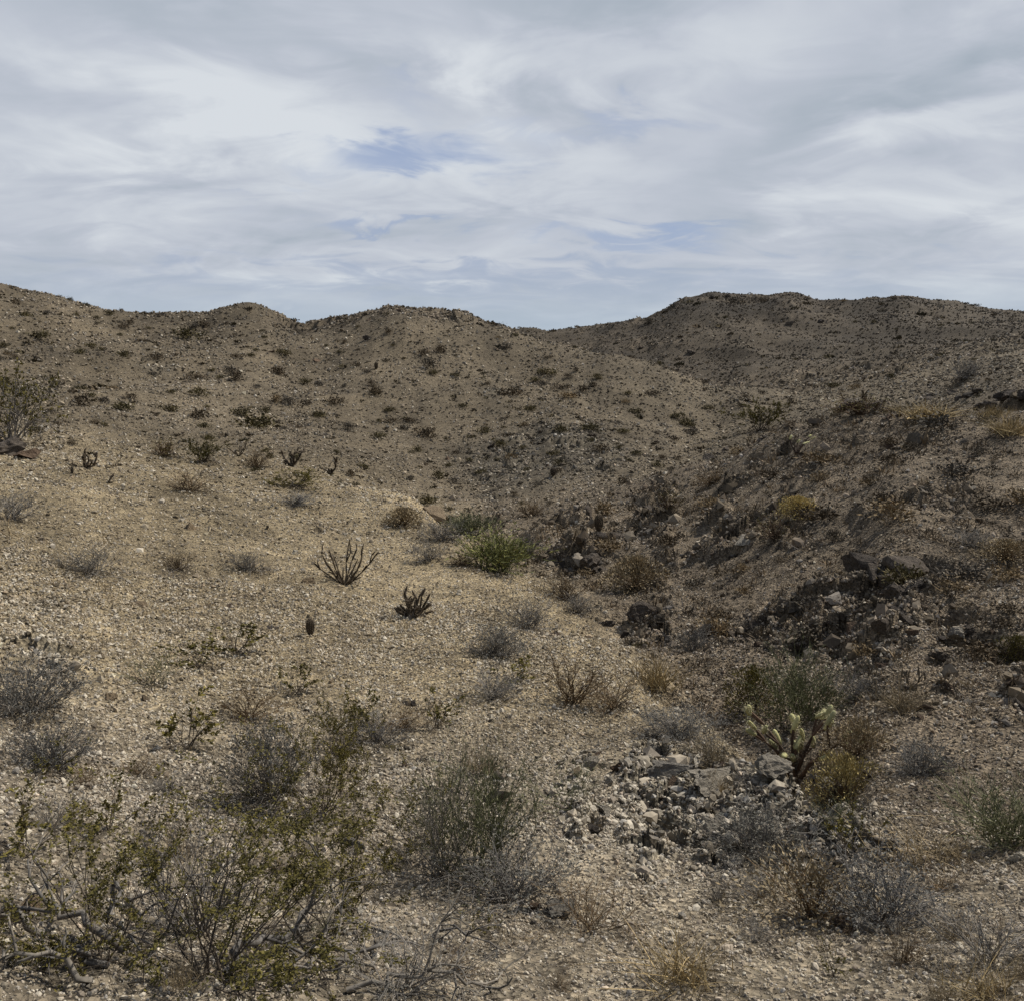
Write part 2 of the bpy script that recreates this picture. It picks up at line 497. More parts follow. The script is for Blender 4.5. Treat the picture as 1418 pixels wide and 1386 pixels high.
def stones(n, r0, r1, BV, BF, size_px, spread, cap, only=None, gain=None, jag=.28, tone=.5, wide=.63):
    th = rng.uniform(-wide, wide, n)
    lr = rng.uniform(math.log(r0), math.log(r1), n)
    r = np.exp(lr)
    x, y = r * np.sin(th), r * np.cos(th)
    rk = rocky(x, y)
    clump = fbm(x / (r * .05 + .2), y / (r * .05 + .2), 2, 120)
    keep = rng.random(n) < (np.clip(.62 + .5 * clump + .3 * rk, .15, 1) if only is None else only(x, y, th, r, rk))
    for (hx_, hy_, wx, wy, dp) in HOLES[:4]:
        keep &= ((x - hx_) / wx) ** 2 + ((y - hy_) / wy) ** 2 > 1.1
    th, lr, r, x, y, rk = [a[keep] for a in (th, lr, r, x, y, rk)]
    n = len(r)
    z = height(x, y)
    s = r / 887 * size_px * np.exp(rng.normal(0, spread, n)) * (1 + .5 * rk)
    s = np.minimum(s, cap) * .5
    M = rot_mats(n)
    sc = np.stack([np.ones(n), rng.uniform(.55, 1, n), rng.uniform(.4, .8, n)], 1) * s[:, None]
    V = BV[None] * (1 + rng.uniform(-jag, jag, (n, len(BV), 1)))
    V = np.einsum('nij,nkj->nki', M, V * sc[:, None, :] * 1.0)
    V[:, :, 2] *= .95
    V += np.stack([x, y, z + s * .3], 1)[:, None, :]
    F = BF[None] + (np.arange(n) * len(BV))[:, None, None]
    base = soil(x, y)
    lum = base.mean(1, keepdims=True)
    pick = STONE_COLOURS[rng.choice(len(STONE_COLOURS), n, p=STONE_ODDS / STONE_ODDS.sum())]
    c = (.45 * base / lum + .55 * pick / .26) * lum * np.exp(rng.normal(-.05, tone, (n, 1))) * (gain or STONE_GAIN)
    c = np.minimum(np.clip(c, .02, 1), np.array([[.46, .41, .325]]))
    return V.reshape(-1, 3), F.reshape(-1, 3), np.repeat(c, len(BV), 0)


STONE_GAIN = 1.25
stone_mat = tinted_material('stone', 30, .75, 1.2)
gv, gf, gc, off = [], [], [], 0
for args in ((160000, 1.5, 6.5, ICO_V, ICO_F, 2.5, .48, .06, None, None, .28, .5, .92), (200000, 5, 15, OCT_V, OCT_F, 2.4, .42, .09, None, None, .28, .5, .85), (270000, 10, 190, OCT_V, OCT_F, 2.0, .38, .42), (900, 1.9, 40, ICO_V, ICO_F, 5.5, .3, .22)):
    v_, f_, c_ = stones(*args)
    gv.append(v_); gf.append(f_ + off); gc.append(c_); off += len(v_)
g = link('gravel', mesh_from_arrays('gravel', np.concatenate(gv), np.concatenate(gf), np.concatenate(gc)), stone_mat)
tag(g, 'loose tan and grey gravel strewn over all the slopes', 'gravel', kind='stuff')

v_, f_, c_ = stones(13000, 7, 31, ICO_V, ICO_F, 5.2, .5, .5, lambda x, y, th, r, rk: rk * right_side(th, np.log(r)) * .7, .8, .5, .4)
g = link('rubble', mesh_from_arrays('rubble', v_, f_, c_), stone_mat)
tag(g, 'dark broken rock fragments covering the slope across the wash', 'rubble', kind='stuff')
v_, f_, c_ = stones(7000, 3.8, 9, ICO_V, ICO_F, 4.6, .55, .2, lambda x, y, th, r, rk: rk * (1 - right_side(th, np.log(r))), 1.1, .5, .3)
g = link('rubble', mesh_from_arrays('rubble', v_, f_, c_), stone_mat)
tag(g, 'pale grey rock chips lying over the broken outcrop', 'rubble', kind='stuff')
# ------------------------------------------------------------------ daylight: high broken cloud and a sun ahead to the side
SUN_EL, SUN_AZ = 49.0, 56.0
scene.view_settings.view_transform = 'Standard'
scene.view_settings.look = 'None'
scene.view_settings.exposure = 0.05
scene.view_settings.gamma = 1
world = bpy.data.worlds.new('World')
scene.world = world
world.use_nodes = True


def build_sky():
    nt = world.node_tree
    bg = nt.nodes['Background']
    L = nt.links.new

    def val(v):
        n = N(nt, 'ShaderNodeValue')
        n.outputs[0].default_value = v
        return n.outputs[0]

    def M(op, a, b=None, c=None, clamp=False):
        n = N(nt, 'ShaderNodeMath', operation=op, use_clamp=clamp)
        for i, v in enumerate((a, b, c)):
            if v is None:
                continue
            if hasattr(v, 'links'):
                L(v, n.inputs[i])
            else:
                n.inputs[i].default_value = v
        return n.outputs[0]

    def smooth(x, a, b):
        n = N(nt, 'ShaderNodeMapRange', interpolation_type='SMOOTHSTEP')
        L(x, n.inputs[0])
        n.inputs[1].default_value, n.inputs[2].default_value = a, b
        return n.outputs[0]

    sky = N(nt, 'ShaderNodeTexSky', sky_type='NISHITA', sun_disc=False)
    sky.sun_elevation = math.radians(SUN_EL)
    sky.sun_rotation = math.radians(SUN_AZ)
    sky.altitude = 300
    sky.dust_density = 1.5
    tc = N(nt, 'ShaderNodeTexCoord')
    sep = N(nt, 'ShaderNodeSeparateXYZ')
    L(tc.outputs['Generated'], sep.inputs[0])
    dx, dy, dz = sep.outputs
    zc = M('MAXIMUM', dz, 0.0)
    den = M('ADD', zc, .2)
    u, v = M('DIVIDE', dx, den), M('DIVIDE', dy, den)
    # a cloud sheet seen in perspective: (u, v) lie on a level layer overhead
    cmb = N(nt, 'ShaderNodeCombineXYZ')
    L(u, cmb.inputs[0]); L(v, cmb.inputs[1])

    def noise(scale, detail, rough, dist=0.0, off=(0, 0, 0), sc=(1, 1, 1), rot=0.0):
        mp = N(nt, 'ShaderNodeMapping')
        mp.inputs['Location'].default_value = off
        mp.inputs['Scale'].default_value = sc
        mp.inputs['Rotation'].default_value = (0, 0, rot)
        L(cmb.outputs[0], mp.inputs[0])
        n = N(nt, 'ShaderNodeTexNoise')
        n.inputs['Scale'].default_value = scale
        n.inputs['Detail'].default_value = detail
        n.inputs['Roughness'].default_value = rough
        n.inputs['Distortion'].default_value = dist
        L(mp.outputs[0], n.inputs['Vector'])
        return n.outputs[0]

    big = noise(.75, 5, .55, .6, (3.1, 1.7, 0))
    mid = noise(1.6, 5, .55, .8, (7.4, 2.2, 0), (1, 1.25, 1), .5)
    fine = noise(3.6, 5, .55, .9, (1.2, 8.8, 0), (.9, 1.1, 1), -.35)
    # places in the sky, by direction: X across, Z up (per unit ahead), bent by noise so nothing is round
    ya = M('MAXIMUM', dy, .05)
    X = M('ADD', M('DIVIDE', dx, ya), M('MULTIPLY', M('SUBTRACT', mid, .5), .45))
    Z = M('ADD', M('DIVIDE', dz, ya), M('MULTIPLY', M('SUBTRACT', fine, .5), .13))
    front = smooth(dy, .1, .4)

    def spot(px, py, wx, wy, tilt=0.0):
        b = (693 - py) / FPX
        yy = CP + SP * b
        X0, Z0 = (px - 709) / FPX / yy, (b * CP - SP) / yy
        ddx, ddz = M('SUBTRACT', X, X0), M('SUBTRACT', Z, Z0)
        ddz = M('SUBTRACT', ddz, M('MULTIPLY', ddx, tilt))
        a = M('DIVIDE', ddx, wx / FPX)
        c = M('DIVIDE', ddz, wy / FPX)
        e = M('ADD', M('MULTIPLY', a, a), M('MULTIPLY', c, c))
        return M('MULTIPLY', M('POWER', 2.718, M('MULTIPLY', e, -1.0)), front)

    def total(ss):
        t = None
        for w, *a in ss:
            s = M('MULTIPLY', spot(*a), w)
            t = s if t is None else M('ADD', t, s)
        return t

    gap = total([(.85, 600, 218, 130, 26, -.03), (.7, 530, 312, 120, 13, 0), (.75, 870, 325, 95, 20, -.05), (.5, 860, 172, 110, 20, .15), (.35, 430, 240, 90, 16, -.2), (.55, 700, 395, 900, 34, 0), (.3, 330, 275, 80, 12, -.1), (.35, 560, 130, 130, 30, -.4)])
    dark = total([(.9, 1100, 215, 130, 48, .25), (.55, 780, 10, 230, 40, .1), (.5, 60, 260, 190, 30, .05), (.55, 250, 30, 260, 45, -.15), (.5, 1250, 120, 170, 30, .22), (.55, 640, 130, 180, 40, -.25), (.4, 200, 345, 240, 22, 0), (.4, 1300, 30, 170, 40, .3)])
    lite = total([(.9, 330, 170, 260, 70, -.15), (.7, 700, 85, 170, 50, -.1), (.8, 800, 240, 180, 45, .1), (.9, 1270, 175, 200, 40, .22), (.6, 1150, 285, 300, 35, .05), (.55, 180, 110, 200, 50, -.2), (.5, 560, 355, 300, 28, 0), (.5, 960, 60, 160, 50, .2), (.4, 1380, 250, 90, 45, .1)])
    tone = M('ADD', M('MULTIPLY', M('SUBTRACT', big, .5), 1.1), M('MULTIPLY', M('SUBTRACT', mid, .5), 1.1))
    tone = M('ADD', tone, M('MULTIPLY', M('SUBTRACT', fine, .5), .36))
    tone = M('ADD', tone, M('MULTIPLY', M('SUBTRACT', lite, dark), .46))
    tone = M('ADD', tone, .5, clamp=True)
    K = SKY_GAIN
    cloud = ramp(nt, tone, [(0.05, tuple(K * c for c in (.375, .432, .50))), (.95, tuple(K * c for c in (.672, .71, .755))), (.5, tuple(K * c for c in (.508, .548, .622)))])
    thin = M('ADD', M('MULTIPLY', M('SUBTRACT', .55, mid), .9), M('MULTIPLY', M('SUBTRACT', .5, fine), .8))
    g = M('ADD', M('MULTIPLY', gap, .95), M('MULTIPLY', thin, .45))
    g = smooth(g, .12, 1.05)
    low = M('SUBTRACT', 1.0, smooth(dz, .0, .085))
    blue = mixc(nt, 'MIX', .75, sky.outputs[0], tuple(K * c for c in (.27, .345, .55)))
    col = mixc(nt, 'MIX', g, cloud, blue)
    col = mixc(nt, 'MIX', M('MULTIPLY', low, .7), col, tuple(K * c for c in (.40, .49, .585)))
    # unseen overhead cloud, thinned to deepen the shadows; the sun comes through here
    col = mixc(nt, 'MIX', M('MULTIPLY', smooth(dz, .42, .68), .85), col, sky.outputs[0])
    L(col, bg.inputs['Color'])
    bg.inputs['Strength'].default_value = .1


SKY_GAIN = 9.7
build_sky()
sd = bpy.data.lights.new('sun', 'SUN')
sd.energy = 5.0
sd.angle = math.radians(.6)
sd.color = (1, .945, .86)
so = bpy.data.objects.new('sun', sd)
COL.objects.link(so)
e, a = math.radians(SUN_EL), math.radians(SUN_AZ)
S = Vector((math.sin(a) * math.cos(e), math.cos(a) * math.cos(e), math.sin(e)))
so.rotation_euler = (-S).to_track_quat('-Z', 'Y').to_euler()
so.location = S * 50
# ------------------------------------------------------------------ mesh builder for plants and rocks
class MB:
    def __init__(self):
        self.v, self.f = [], []

    def tube(self, pts, radii, sides=4):
        n = len(pts)
        base = len(self.v)
        for i in range(n):
            d = (pts[min(i + 1, n - 1)] - pts[max(i - 1, 0)])
            d = d.normalized() if d.length > 1e-9 else Vector((0, 0, 1))
            s = d.cross(Vector((.31, .52, .79)))
            if s.length < .05:
                s = d.cross(Vector((1, 0, 0)))
            s.normalize()
            t = d.cross(s)
            for k in range(sides):
                a = 2 * math.pi * k / sides
                self.v.append(pts[i] + (s * math.cos(a) + t * math.sin(a)) * radii[i])
        for i in range(n - 1):
            for k in range(sides):
                k2 = (k + 1) % sides
                self.f.append((base + i * sides + k, base + i * sides + k2, base + (i + 1) * sides + k2, base + (i + 1) * sides + k))
        self.f.append(tuple(base + (n - 1) * sides + k for k in range(sides)))

    def leaf(self, p, d, L, W):
        L, W = L * FAT ** .6, W * FAT
        s = d.cross(Vector((random.uniform(-1, 1), random.uniform(-1, 1), random.uniform(-1, 1))))
        if s.length < 1e-4:
            return
        s.normalize()
        b = len(self.v)
        m = p + d * (L * .5)
        self.v += [p, m + s * (W * .5), p + d * L, m - s * (W * .5)]
        self.f.append((b, b + 1, b + 2, b + 3))

    def blade(self, p, d, L, W, droop, seg=3):
        s = d.cross(Vector((0, 0, 1)))
        s = s.normalized() if s.length > 1e-3 else Vector((1, 0, 0))
        a = random.uniform(0, math.pi)
        s = (s * math.cos(a) + d.cross(s) * math.sin(a))
        b = len(self.v)
        for i in range(seg + 1):
            t = i / seg
            q = p + d * (L * t) + Vector((d.x, d.y, 0)) * (droop * L * t * t) - Vector((0, 0, droop * L * t * t * .6))
            w = (W * (1 - t) * .5 + W * .06) * FAT
            self.v += [q + s * w, q - s * w]
        for i in range(seg):
            self.f.append((b + 2 * i, b + 2 * i + 1, b + 2 * i + 3, b + 2 * i + 2))

    def mesh(self, name, mat=None, smooth=False):
        me = bpy.data.meshes.new(name)
        me.from_pydata([tuple(v) for v in self.v], [], self.f)
        if smooth:
            me.polygons.foreach_set('use_smooth', [True] * len(me.polygons))
        if mat:
            me.materials.append(mat)
        me.update()
        return me

    def build(self, name, mat, parent=None, smooth=False):
        return link(name, self.mesh(name, mat, smooth), None, parent)


def U(a, b):
    return random.uniform(a, b)


def rvec(k=1.0):
    return Vector((U(-k, k), U(-k, k), U(-k, k)))


def plant_mat(name, c, var=.35, scale=9.0, translucent=0.0):
    m, nt, b = new_mat(name)
    geo = N(nt, 'ShaderNodeNewGeometry')
    oi = N(nt, 'ShaderNodeObjectInfo')
    n1 = N(nt, 'ShaderNodeTexNoise')
    n1.inputs['Scale'].default_value = scale
    n1.inputs['Detail'].default_value = 4
    nt.links.new(geo.outputs['Position'], n1.inputs['Vector'])
    dark, light = tuple(x * (1 - var) for x in c), tuple(min(1, x * (1 + var)) for x in c)
    c1 = ramp(nt, n1.outputs[0], [(.3, dark), (.7, light)])
    c2 = ramp(nt, geo.outputs['Random Per Island'], [(0, (.6, .62, .62)), (1, (1.35, 1.3, 1.2))])
    c3 = ramp(nt, oi.outputs['Random'], [(0, (.8, .82, .85)), (1, (1.2, 1.18, 1.1))])
    col = mixc(nt, 'MULTIPLY', 1.0, mixc(nt, 'MULTIPLY', 1.0, c1, c2), c3)
    nt.links.new(col, b.inputs['Base Color'])
    return m


MAT = dict(
    grey_twig=plant_mat('grey_twig', (.15, .138, .13)),
    dead_wood=plant_mat('dead_wood', (.125, .115, .107), .4, 25),
    dark_stem=plant_mat('dark_stem', (.060, .048, .038)),
    olive_leaf=plant_mat('olive_leaf', (.10, .086, .025)),
    olive_far=plant_mat('olive_far', (.072, .060, .028)),
    brown_far=plant_mat('brown_far', (.072, .054, .035)),
    grey_far=plant_mat('grey_far', (.088, .076, .062)),
    tan_far=plant_mat('tan_far', (.165, .122, .072)),
    green_stem=plant_mat('green_stem', (.082, .088, .045)),
    grey_green=plant_mat('grey_green', (.125, .128, .075)),
    bright_green=plant_mat('bright_green', (.165, .168, .062)),
    yellow_leaf=plant_mat('yellow_leaf', (.37, .295, .13)),
    tan_leaf=plant_mat('tan_leaf', (.245, .195, .125)),
    straw=plant_mat('straw', (.33, .25, .13)),
    brown_twig=plant_mat('brown_twig', (.115, .078, .045)),
    red_twig=plant_mat('red_twig', (.075, .046, .028)),
    grey_leaf=plant_mat('grey_leaf', (.125, .122, .112)),
    cactus_dark=plant_mat('cactus_dark', (.055, .043, .032)),
    cactus_stem=plant_mat('cactus_stem', (.075, .050, .038)),
    cactus_pale=plant_mat('cactus_pale', (.34, .33, .18), .2),
    cactus_green=plant_mat('cactus_green', (.085, .10, .045), .2),
    spine=plant_mat('spine', (.42, .385, .26), .2),
    dark_spine=plant_mat('dark_spine', (.21, .175, .135), .2),
)


FAT = 1.0     # plants seen from far off get fewer, thicker twigs


def sprout(mb, p, d, L, r, depth, tips, wob=.35, split=(2, 3), up=.12, sides=4, nseg=3, cut=.72):
    """One stem that bends as it goes and forks into thinner ones."""
    pts, rad = [p], [r]
    q, dd = p, d
    for i in range(nseg):
        dd = (dd + rvec(wob) + Vector((0, 0, up))).normalized()
        q = q + dd * (L / nseg)
        pts.append(q)
        rad.append(r * (1 - .45 * (i + 1) / nseg))
    mb.tube(pts, [q_ * FAT for q_ in rad], sides)
    if depth <= 0:
        tips.append((pts, dd))
        return
    for _ in range(random.randint(*split)):
        k = random.randint(max(1, nseg - 2), nseg)
        nd = (dd + rvec(.75)).normalized()
        sprout(mb, pts[k], nd, L * cut * U(.7, 1.15), r * .58, depth - 1, tips, wob, split, up, max(3, sides - 1), nseg, cut)


def dome_dir(lo, hi):
    a, e = U(0, 2 * math.pi), math.radians(U(lo, hi))
    return Vector((math.cos(a) * math.cos(e), math.sin(a) * math.cos(e), math.sin(e)))


def root(name, p, s=1.0, rz=None):
    o = bpy.data.objects.new(name, None)
    o.empty_display_size = .1
    COL.objects.link(o)
    o.location = p
    o.scale = (s, s, s)
    o.rotation_euler = (0, 0, U(0, 6.28) if rz is None else rz)
    return o


# every maker gives [(part name, mesh, smooth)] for a plant about one unit tall, standing on the origin
def creosote(stems=13, depth=3, leaf=.016, per=7, leafmat='olive_leaf', stem='dark_stem', lo=28, hi=75, r=.011, bare=.25):
    a, b, tips = MB(), MB(), []
    for _ in range(stems):
        sprout(a, Vector((U(-.05, .05), U(-.05, .05), -.03)), dome_dir(lo, hi), U(.38, .55), r * U(.6, 1.1), depth, tips, .22, (2, 3), .06, 4)
    for pts, d in tips:
        if random.random() < bare:
            continue
        q_ = pts[-1] * 4.5
        w_ = float(perlin(np.array([q_.x + q_.z * .6]), np.array([q_.y - q_.z * .5]), 7)[0])
        for _ in range(int(per * min(2.2, max(.12, .9 + 3.2 * w_)))):
            i = random.randint(1, len(pts) - 1)
            t = random.random()
            p = pts[i - 1].lerp(pts[i], t) + rvec(.012)
            b.leaf(p, (d + rvec(1.1)).normalized(), leaf * U(.7, 1.5), leaf * U(.45, .8))
    return [('stem', a.mesh('stem', MAT[stem])), ('foliage', b.mesh('foliage', MAT[leafmat]))]


def twiggy(stems=34, depth=2, mat='grey_twig', leafmat='grey_leaf', per=3, leaf=.022, lo=8, hi=88, r=.006, L=.42):
    a, b, tips = MB(), MB(), []
    for _ in range(stems):
        sprout(a, Vector((U(-.08, .08), U(-.08, .08), -.03)), dome_dir(lo, hi), L * U(.8, 1.2), r * U(.6, 1.2), depth, tips, .3, (2, 4), .05, 3, 3, .7)
    for pts, d in tips:
        for _ in range(per):
            p = pts[random.randint(1, len(pts) - 1)] + rvec(.02)
            b.leaf(p, (d + rvec(1.0)).normalized(), leaf * U(.6, 1.5), leaf * .4)
    return [('stem', a.mesh('stem', MAT[mat])), ('foliage', b.mesh('foliage', MAT[leafmat]))]


def broom(stems=55, mat='green_stem', leafmat='green_stem', lo=40, hi=88, r=.0045, depth=2, per=2, leaf=.04, wob=.13):
    """A green bush of thin upright stems."""
    a, b, tips = MB(), MB(), []
    for _ in range(stems):
        sprout(a, Vector((U(-.16, .16), U(-.16, .16), -.03)), dome_dir(lo, hi), U(.3, .45), r * U(.7, 1.2), depth, tips, wob, (2, 4), .12, 3, 3, .78)
    for pts, d in tips:
        for _ in range(per):
            p = pts[random.randint(1, len(pts) - 1)]
            b.leaf(p, (d + rvec(.45)).normalized(), leaf * U(.7, 1.5), leaf * .16)
    return [('stem', a.mesh('stem', MAT[mat])), ('foliage', b.mesh('foliage', MAT[leafmat]))]


def dome(leafmat='yellow_leaf', mat='brown_twig', n=2600, leaf=.05, flat=.62, stems=40):
    """A low rounded bush thick with small leaves."""
    a, b, tips = MB(), MB(), []
    for _ in range(stems):
        sprout(a, Vector((U(-.05, .05), U(-.05, .05), -.03)), dome_dir(10, 85), U(.3, .42), .006, 1, tips, .2, (3, 4), .03, 3, 3, .8)
    for _ in range(n):
        d = dome_dir(-2, 90)
        ph = math.atan2(d.y, d.x)
        R = (.66 + .14 * math.sin(3 * ph + 1) * math.cos(5 * d.z)) * (1 - .5 * random.random() ** 2.2)
        p = Vector((d.x * R, d.y * R, d.z * R * flat * 1.5)) + rvec(.04)
        b.leaf(p, (d + rvec(.8)).normalized(), leaf * U(.6, 1.4), leaf * .38)
    return [('stem', a.mesh('stem', MAT[mat])), ('foliage', b.mesh('foliage', MAT[leafmat]))]


def tuft(mat='straw', n=220, W=.012, spread=.22, lo=25, hi=88, droop=.25):
    a = MB()
    for _ in range(n):
        q = Vector((random.gauss(0, spread), random.gauss(0, spread), -.02))
        a.blade(q, dome_dir(lo, hi), U(.45, 1.05), W * U(.6, 1.4), droop * U(.3, 1.6))
    return [('blade', a.mesh('blade', MAT[mat]))]


def scrub_mesh(name, mat, n=260, flat=.6, leaf=.11, seed=0):
    """A small shrub as it reads from tens of metres: short leaf sprays in a ragged dome over a few twigs."""
    random.seed(seed)
    a = MB()
    lumps = [dome_dir(0, 75) * U(.12, .34) for _ in range(5)]
    for _ in range(n):
        c = random.choice(lumps)
        p = Vector((c.x, c.y, c.z * flat * 1.3 + .08)) + Vector((random.gauss(0, .14), random.gauss(0, .14), random.gauss(0, .12) * flat * 1.3))
        p.z = max(p.z, .0)
        d = (p.normalized() * .6 + rvec(1.0) + Vector((0, 0, .2))).normalized()
        a.leaf(p, d, leaf * U(.6, 1.5), leaf * U(.3, .65))
    for _ in range(12):
        a.tube([Vector((0, 0, -.05)), dome_dir(12, 85) * U(.3, .6)], [.012, .004], 3)
    return a.mesh(name, MAT[mat])


def joint(mb, p, d, L, r, sides=7, rings=5):
    """One fat cactus joint: rounded at both ends."""
    pts = [p + d * (L * t) for t in (0, .08, .3, .62, .88, .98)]
    mb.tube(pts, [r * .55, r * .85, r, r * .96, r * .7, r * .25], sides)


def spines(mb, p, d, L, r, n, ln):
    s = d.cross(Vector((.3, .5, .8))).normalized()
    t = d.cross(s)
    for _ in range(n):
        a = U(0, 6.283)
        o = s * math.cos(a) + t * math.sin(a)
        q = p + d * (L * U(0, 1)) + o * r * .9
        e = (o + d * U(-.4, .7)).normalized()
        mb.leaf(q, e, ln * U(.6, 1.3), ln * .10)


def cholla(nm, p, w, h, arms, tips_n=14, label=None, group=None, pale=True, splay=(50, 80), fat=1.0, nj=(2, 4)):
    """A branching cactus: dark jointed stems, ending in shorter joints that are parts of their own."""
    rt = root(nm, p, 1, rz=0)
    tr, sp = MB(), MB()
    heads, reach = [], []
    for i in range(arms):
        a = 2 * math.pi * i / arms + U(-.4, .4)
        el = math.radians(U(*splay))
        d = Vector((math.cos(a) * math.cos(el), math.sin(a) * math.cos(el), math.sin(el)))
        q = Vector((U(-.03, .03), U(-.03, .03), -.05))
        for j in range(random.randint(*nj)):
            L = U(.15, .26)
            r = (.030 if j == 0 else .024) * U(.85, 1.15) * fat
            joint(tr, q, d, L, r, 6)
            spines(sp, q, d, L, r, 60, .03)
            if j and random.random() < .5:
                d2 = (d + rvec(.8) + Vector((0, 0, .3))).normalized()
                joint(tr, q, d2, L * .8, r * .9, 6)
                heads.append((q + d2 * L * .75, d2))
            q = q + d * L * .95
            d = (d + rvec(.38) + Vector((0, 0, .14))).normalized()
        heads.append((q, d))
    st = tr.build('stem', MAT['cactus_stem' if pale else 'cactus_dark'], rt)
    sp.build('needles', MAT['dark_spine'], st)
    for q, d in sorted(heads, key=lambda t: -t[0].z)[:tips_n]:
        m, s2 = MB(), MB()
        dd = (d * .6 + rvec(.7) + Vector((0, 0, .45))).normalized()
        L, r = (U(.09, .17), .023 * U(.8, 1.2)) if pale else (U(.10, .19), .023 * U(.85, 1.15) * fat)
        joint(m, q - dd * .01, dd, L, r, 7)
        jo = m.build('joint', MAT['cactus_pale' if pale else 'cactus_dark'], rt, True)
        spines(s2, q, dd, L, r, 90, .026)
        s2.build('needles', MAT['spine' if pale else 'dark_spine'], jo)
        reach.append(q + dd * L)
    al = tr.v + reach
    W = (max(v.x for v in al) - min(v.x for v in al) + max(v.y for v in al) - min(v.y for v in al)) * .5
    H = max(v.z for v in reach + tr.v)
    rt.scale = (w / W, w / W, h / H)
    return tag(rt, label, 'cactus', group)


def barrel(nm, p, hgt, label, width=.5):
    rt = root(nm, p, hgt)
    b, s = MB(), MB()
    ribs, rings = 16, 12
    for i in range(rings + 1):
        t = i / rings
        rad = width * .5 * (math.sin(math.pi * min(.5 + .0, t * .9 + .06)) if t < .5 else 1.0) * (1 if t < .62 else math.sqrt(max(0.0, 1 - ((t - .62) / .39) ** 2)))
        for k in range(ribs * 2):
            a = math.pi * k / ribs
            rr = rad * (1.0 if k % 2 == 0 else .84)
            b.v.append(Vector((math.cos(a) * rr, math.sin(a) * rr, t - .04)))
            if k % 2 == 0 and i:
                for _ in range(3):
                    d = (Vector((math.cos(a), math.sin(a), .2)) + rvec(.7)).normalized()
                    s.leaf(b.v[-1], d, .09, .012)
    n = ribs * 2
    for i in range(rings):
        for k in range(n):
            b.f.append((i * n + k, i * n + (k + 1) % n, (i + 1) * n + (k + 1) % n, (i + 1) * n + k))
    b.f.append(tuple(rings * n + k for k in range(n)))
    b.build('body', MAT['cactus_dark'], rt)
    s.build('needles', MAT['dark_spine'], rt)
    return tag(rt, label, 'cactus')


def place(parts, name, p, s, label, cat, group=None, squash=1.0):
    """A plant of several meshes set on the ground at p, s metres to the unit; wide ones are squashed in height."""
    if len(parts) == 1:
        o = link(name, parts[0][1], None)
        o.location, o.scale, o.rotation_euler = p, (s, s, s * squash), (0, 0, U(0, 6.28))
        return tag(o, label, cat, group)
    rt = root(name, p, s)
    rt.scale = (s, s, s * squash)
    for pn, me in parts:
        link(pn, me, None, rt)
    return tag(rt, label, cat, group)
# ------------------------------------------------------------------ rocks
import bmesh


def rock_mat(name, a, b_, scale=6):
    m, nt, b = new_mat(name)
    tcn = N(nt, 'ShaderNodeTexCoord')
    oi = N(nt, 'ShaderNodeObjectInfo')
    n1 = N(nt, 'ShaderNodeTexNoise')
    n1.inputs['Scale'].default_value = scale
    n1.inputs['Detail'].default_value = 9
    n1.inputs['Roughness'].default_value = .7
    nt.links.new(tcn.outputs['Object'], n1.inputs['Vector'])
    c = ramp(nt, n1.outputs[0], [(.32, a), (.68, b_)])
    c = mixc(nt, 'MULTIPLY', 1.0, c, ramp(nt, oi.outputs['Random'], [(0, (.72, .72, .74)), (1, (1.28, 1.24, 1.18))]))
    nt.links.new(c, b.inputs['Base Color'])
    bp = N(nt, 'ShaderNodeBump')
    bp.inputs['Strength'].default_value = .9
    bp.inputs['Distance'].default_value = .12
    nt.links.new(n1.outputs[0], bp.inputs['Height'])
    nt.links.new(bp.outputs[0], b.inputs['Normal'])
    return m


ROCK_MAT = dict(dark=rock_mat('dark_rock', (.038, .032, .026), (.125, .105, .085)), pale=rock_mat('pale_rock', (.15, .135, .11), (.40, .365, .30)),
                tan=rock_mat('tan_rock', (.16, .12, .08), (.32, .25, .16)), brown=rock_mat('brown_rock', (.06, .042, .03), (.16, .115, .08)), white=rock_mat('white_rock', (.55, .5, .4), (.75, .7, .58)))


def rock_mesh(seed, sub=3, jagged=False):
    r = np.random.default_rng(seed)
    bm = bmesh.new()
    bmesh.ops.create_icosphere(bm, subdivisions=sub, radius=1)
    V = np.array([v.co[:] for v in bm.verts])
    for _ in range(9):
        n = r.normal(size=3)
        n /= np.linalg.norm(n)
        d = r.uniform(.28, .66)
        k = V @ n - d
        V = V - np.where(k > 0, k, 0)[:, None] * n
    for s, a in ((1.7, .13), (4.6, .05)):
        V = V * (1 + a * (perlin(V[:, 0] * s + seed, V[:, 1] * s + V[:, 2] * 1.7 * s, seed) + perlin(V[:, 2] * s - seed, V[:, 0] * s - V[:, 1] * s, seed + 5)))[:, None]
    if jagged:
        # broken along joints: small blocks stepped in and out, with pits between
        st = blocks(V[:, 0] * 2.6 + V[:, 2] * 1.1 + seed, V[:, 1] * 2.6 - V[:, 2] * 1.4, seed) * .15 + blocks(V[:, 0] * 6 + V[:, 2] * 2, V[:, 1] * 6 - V[:, 2] * 3 + seed, seed + 9) * .09
        V = V * (1 + st + .08 * perlin(V[:, 0] * 9, V[:, 1] * 9 + V[:, 2] * 7, seed + 3))[:, None]
    V = V * np.array([1, r.uniform(.6, .9), r.uniform(.45, .75)])
    for v, c in zip(bm.verts, V):
        v.co = c
    me = bpy.data.meshes.new('rock')
    bm.to_mesh(me)
    bm.free()
    return me


ROCKS = {}
for _k in ROCK_MAT:
    ROCKS[_k] = []
    for _s in range(7):
        _me = rock_mesh(200 + _s * 7 + len(_k), 4 if _s > 2 else 3, _s > 2)
        _me.materials.append(ROCK_MAT[_k])
        ROCKS[_k].append(_me)


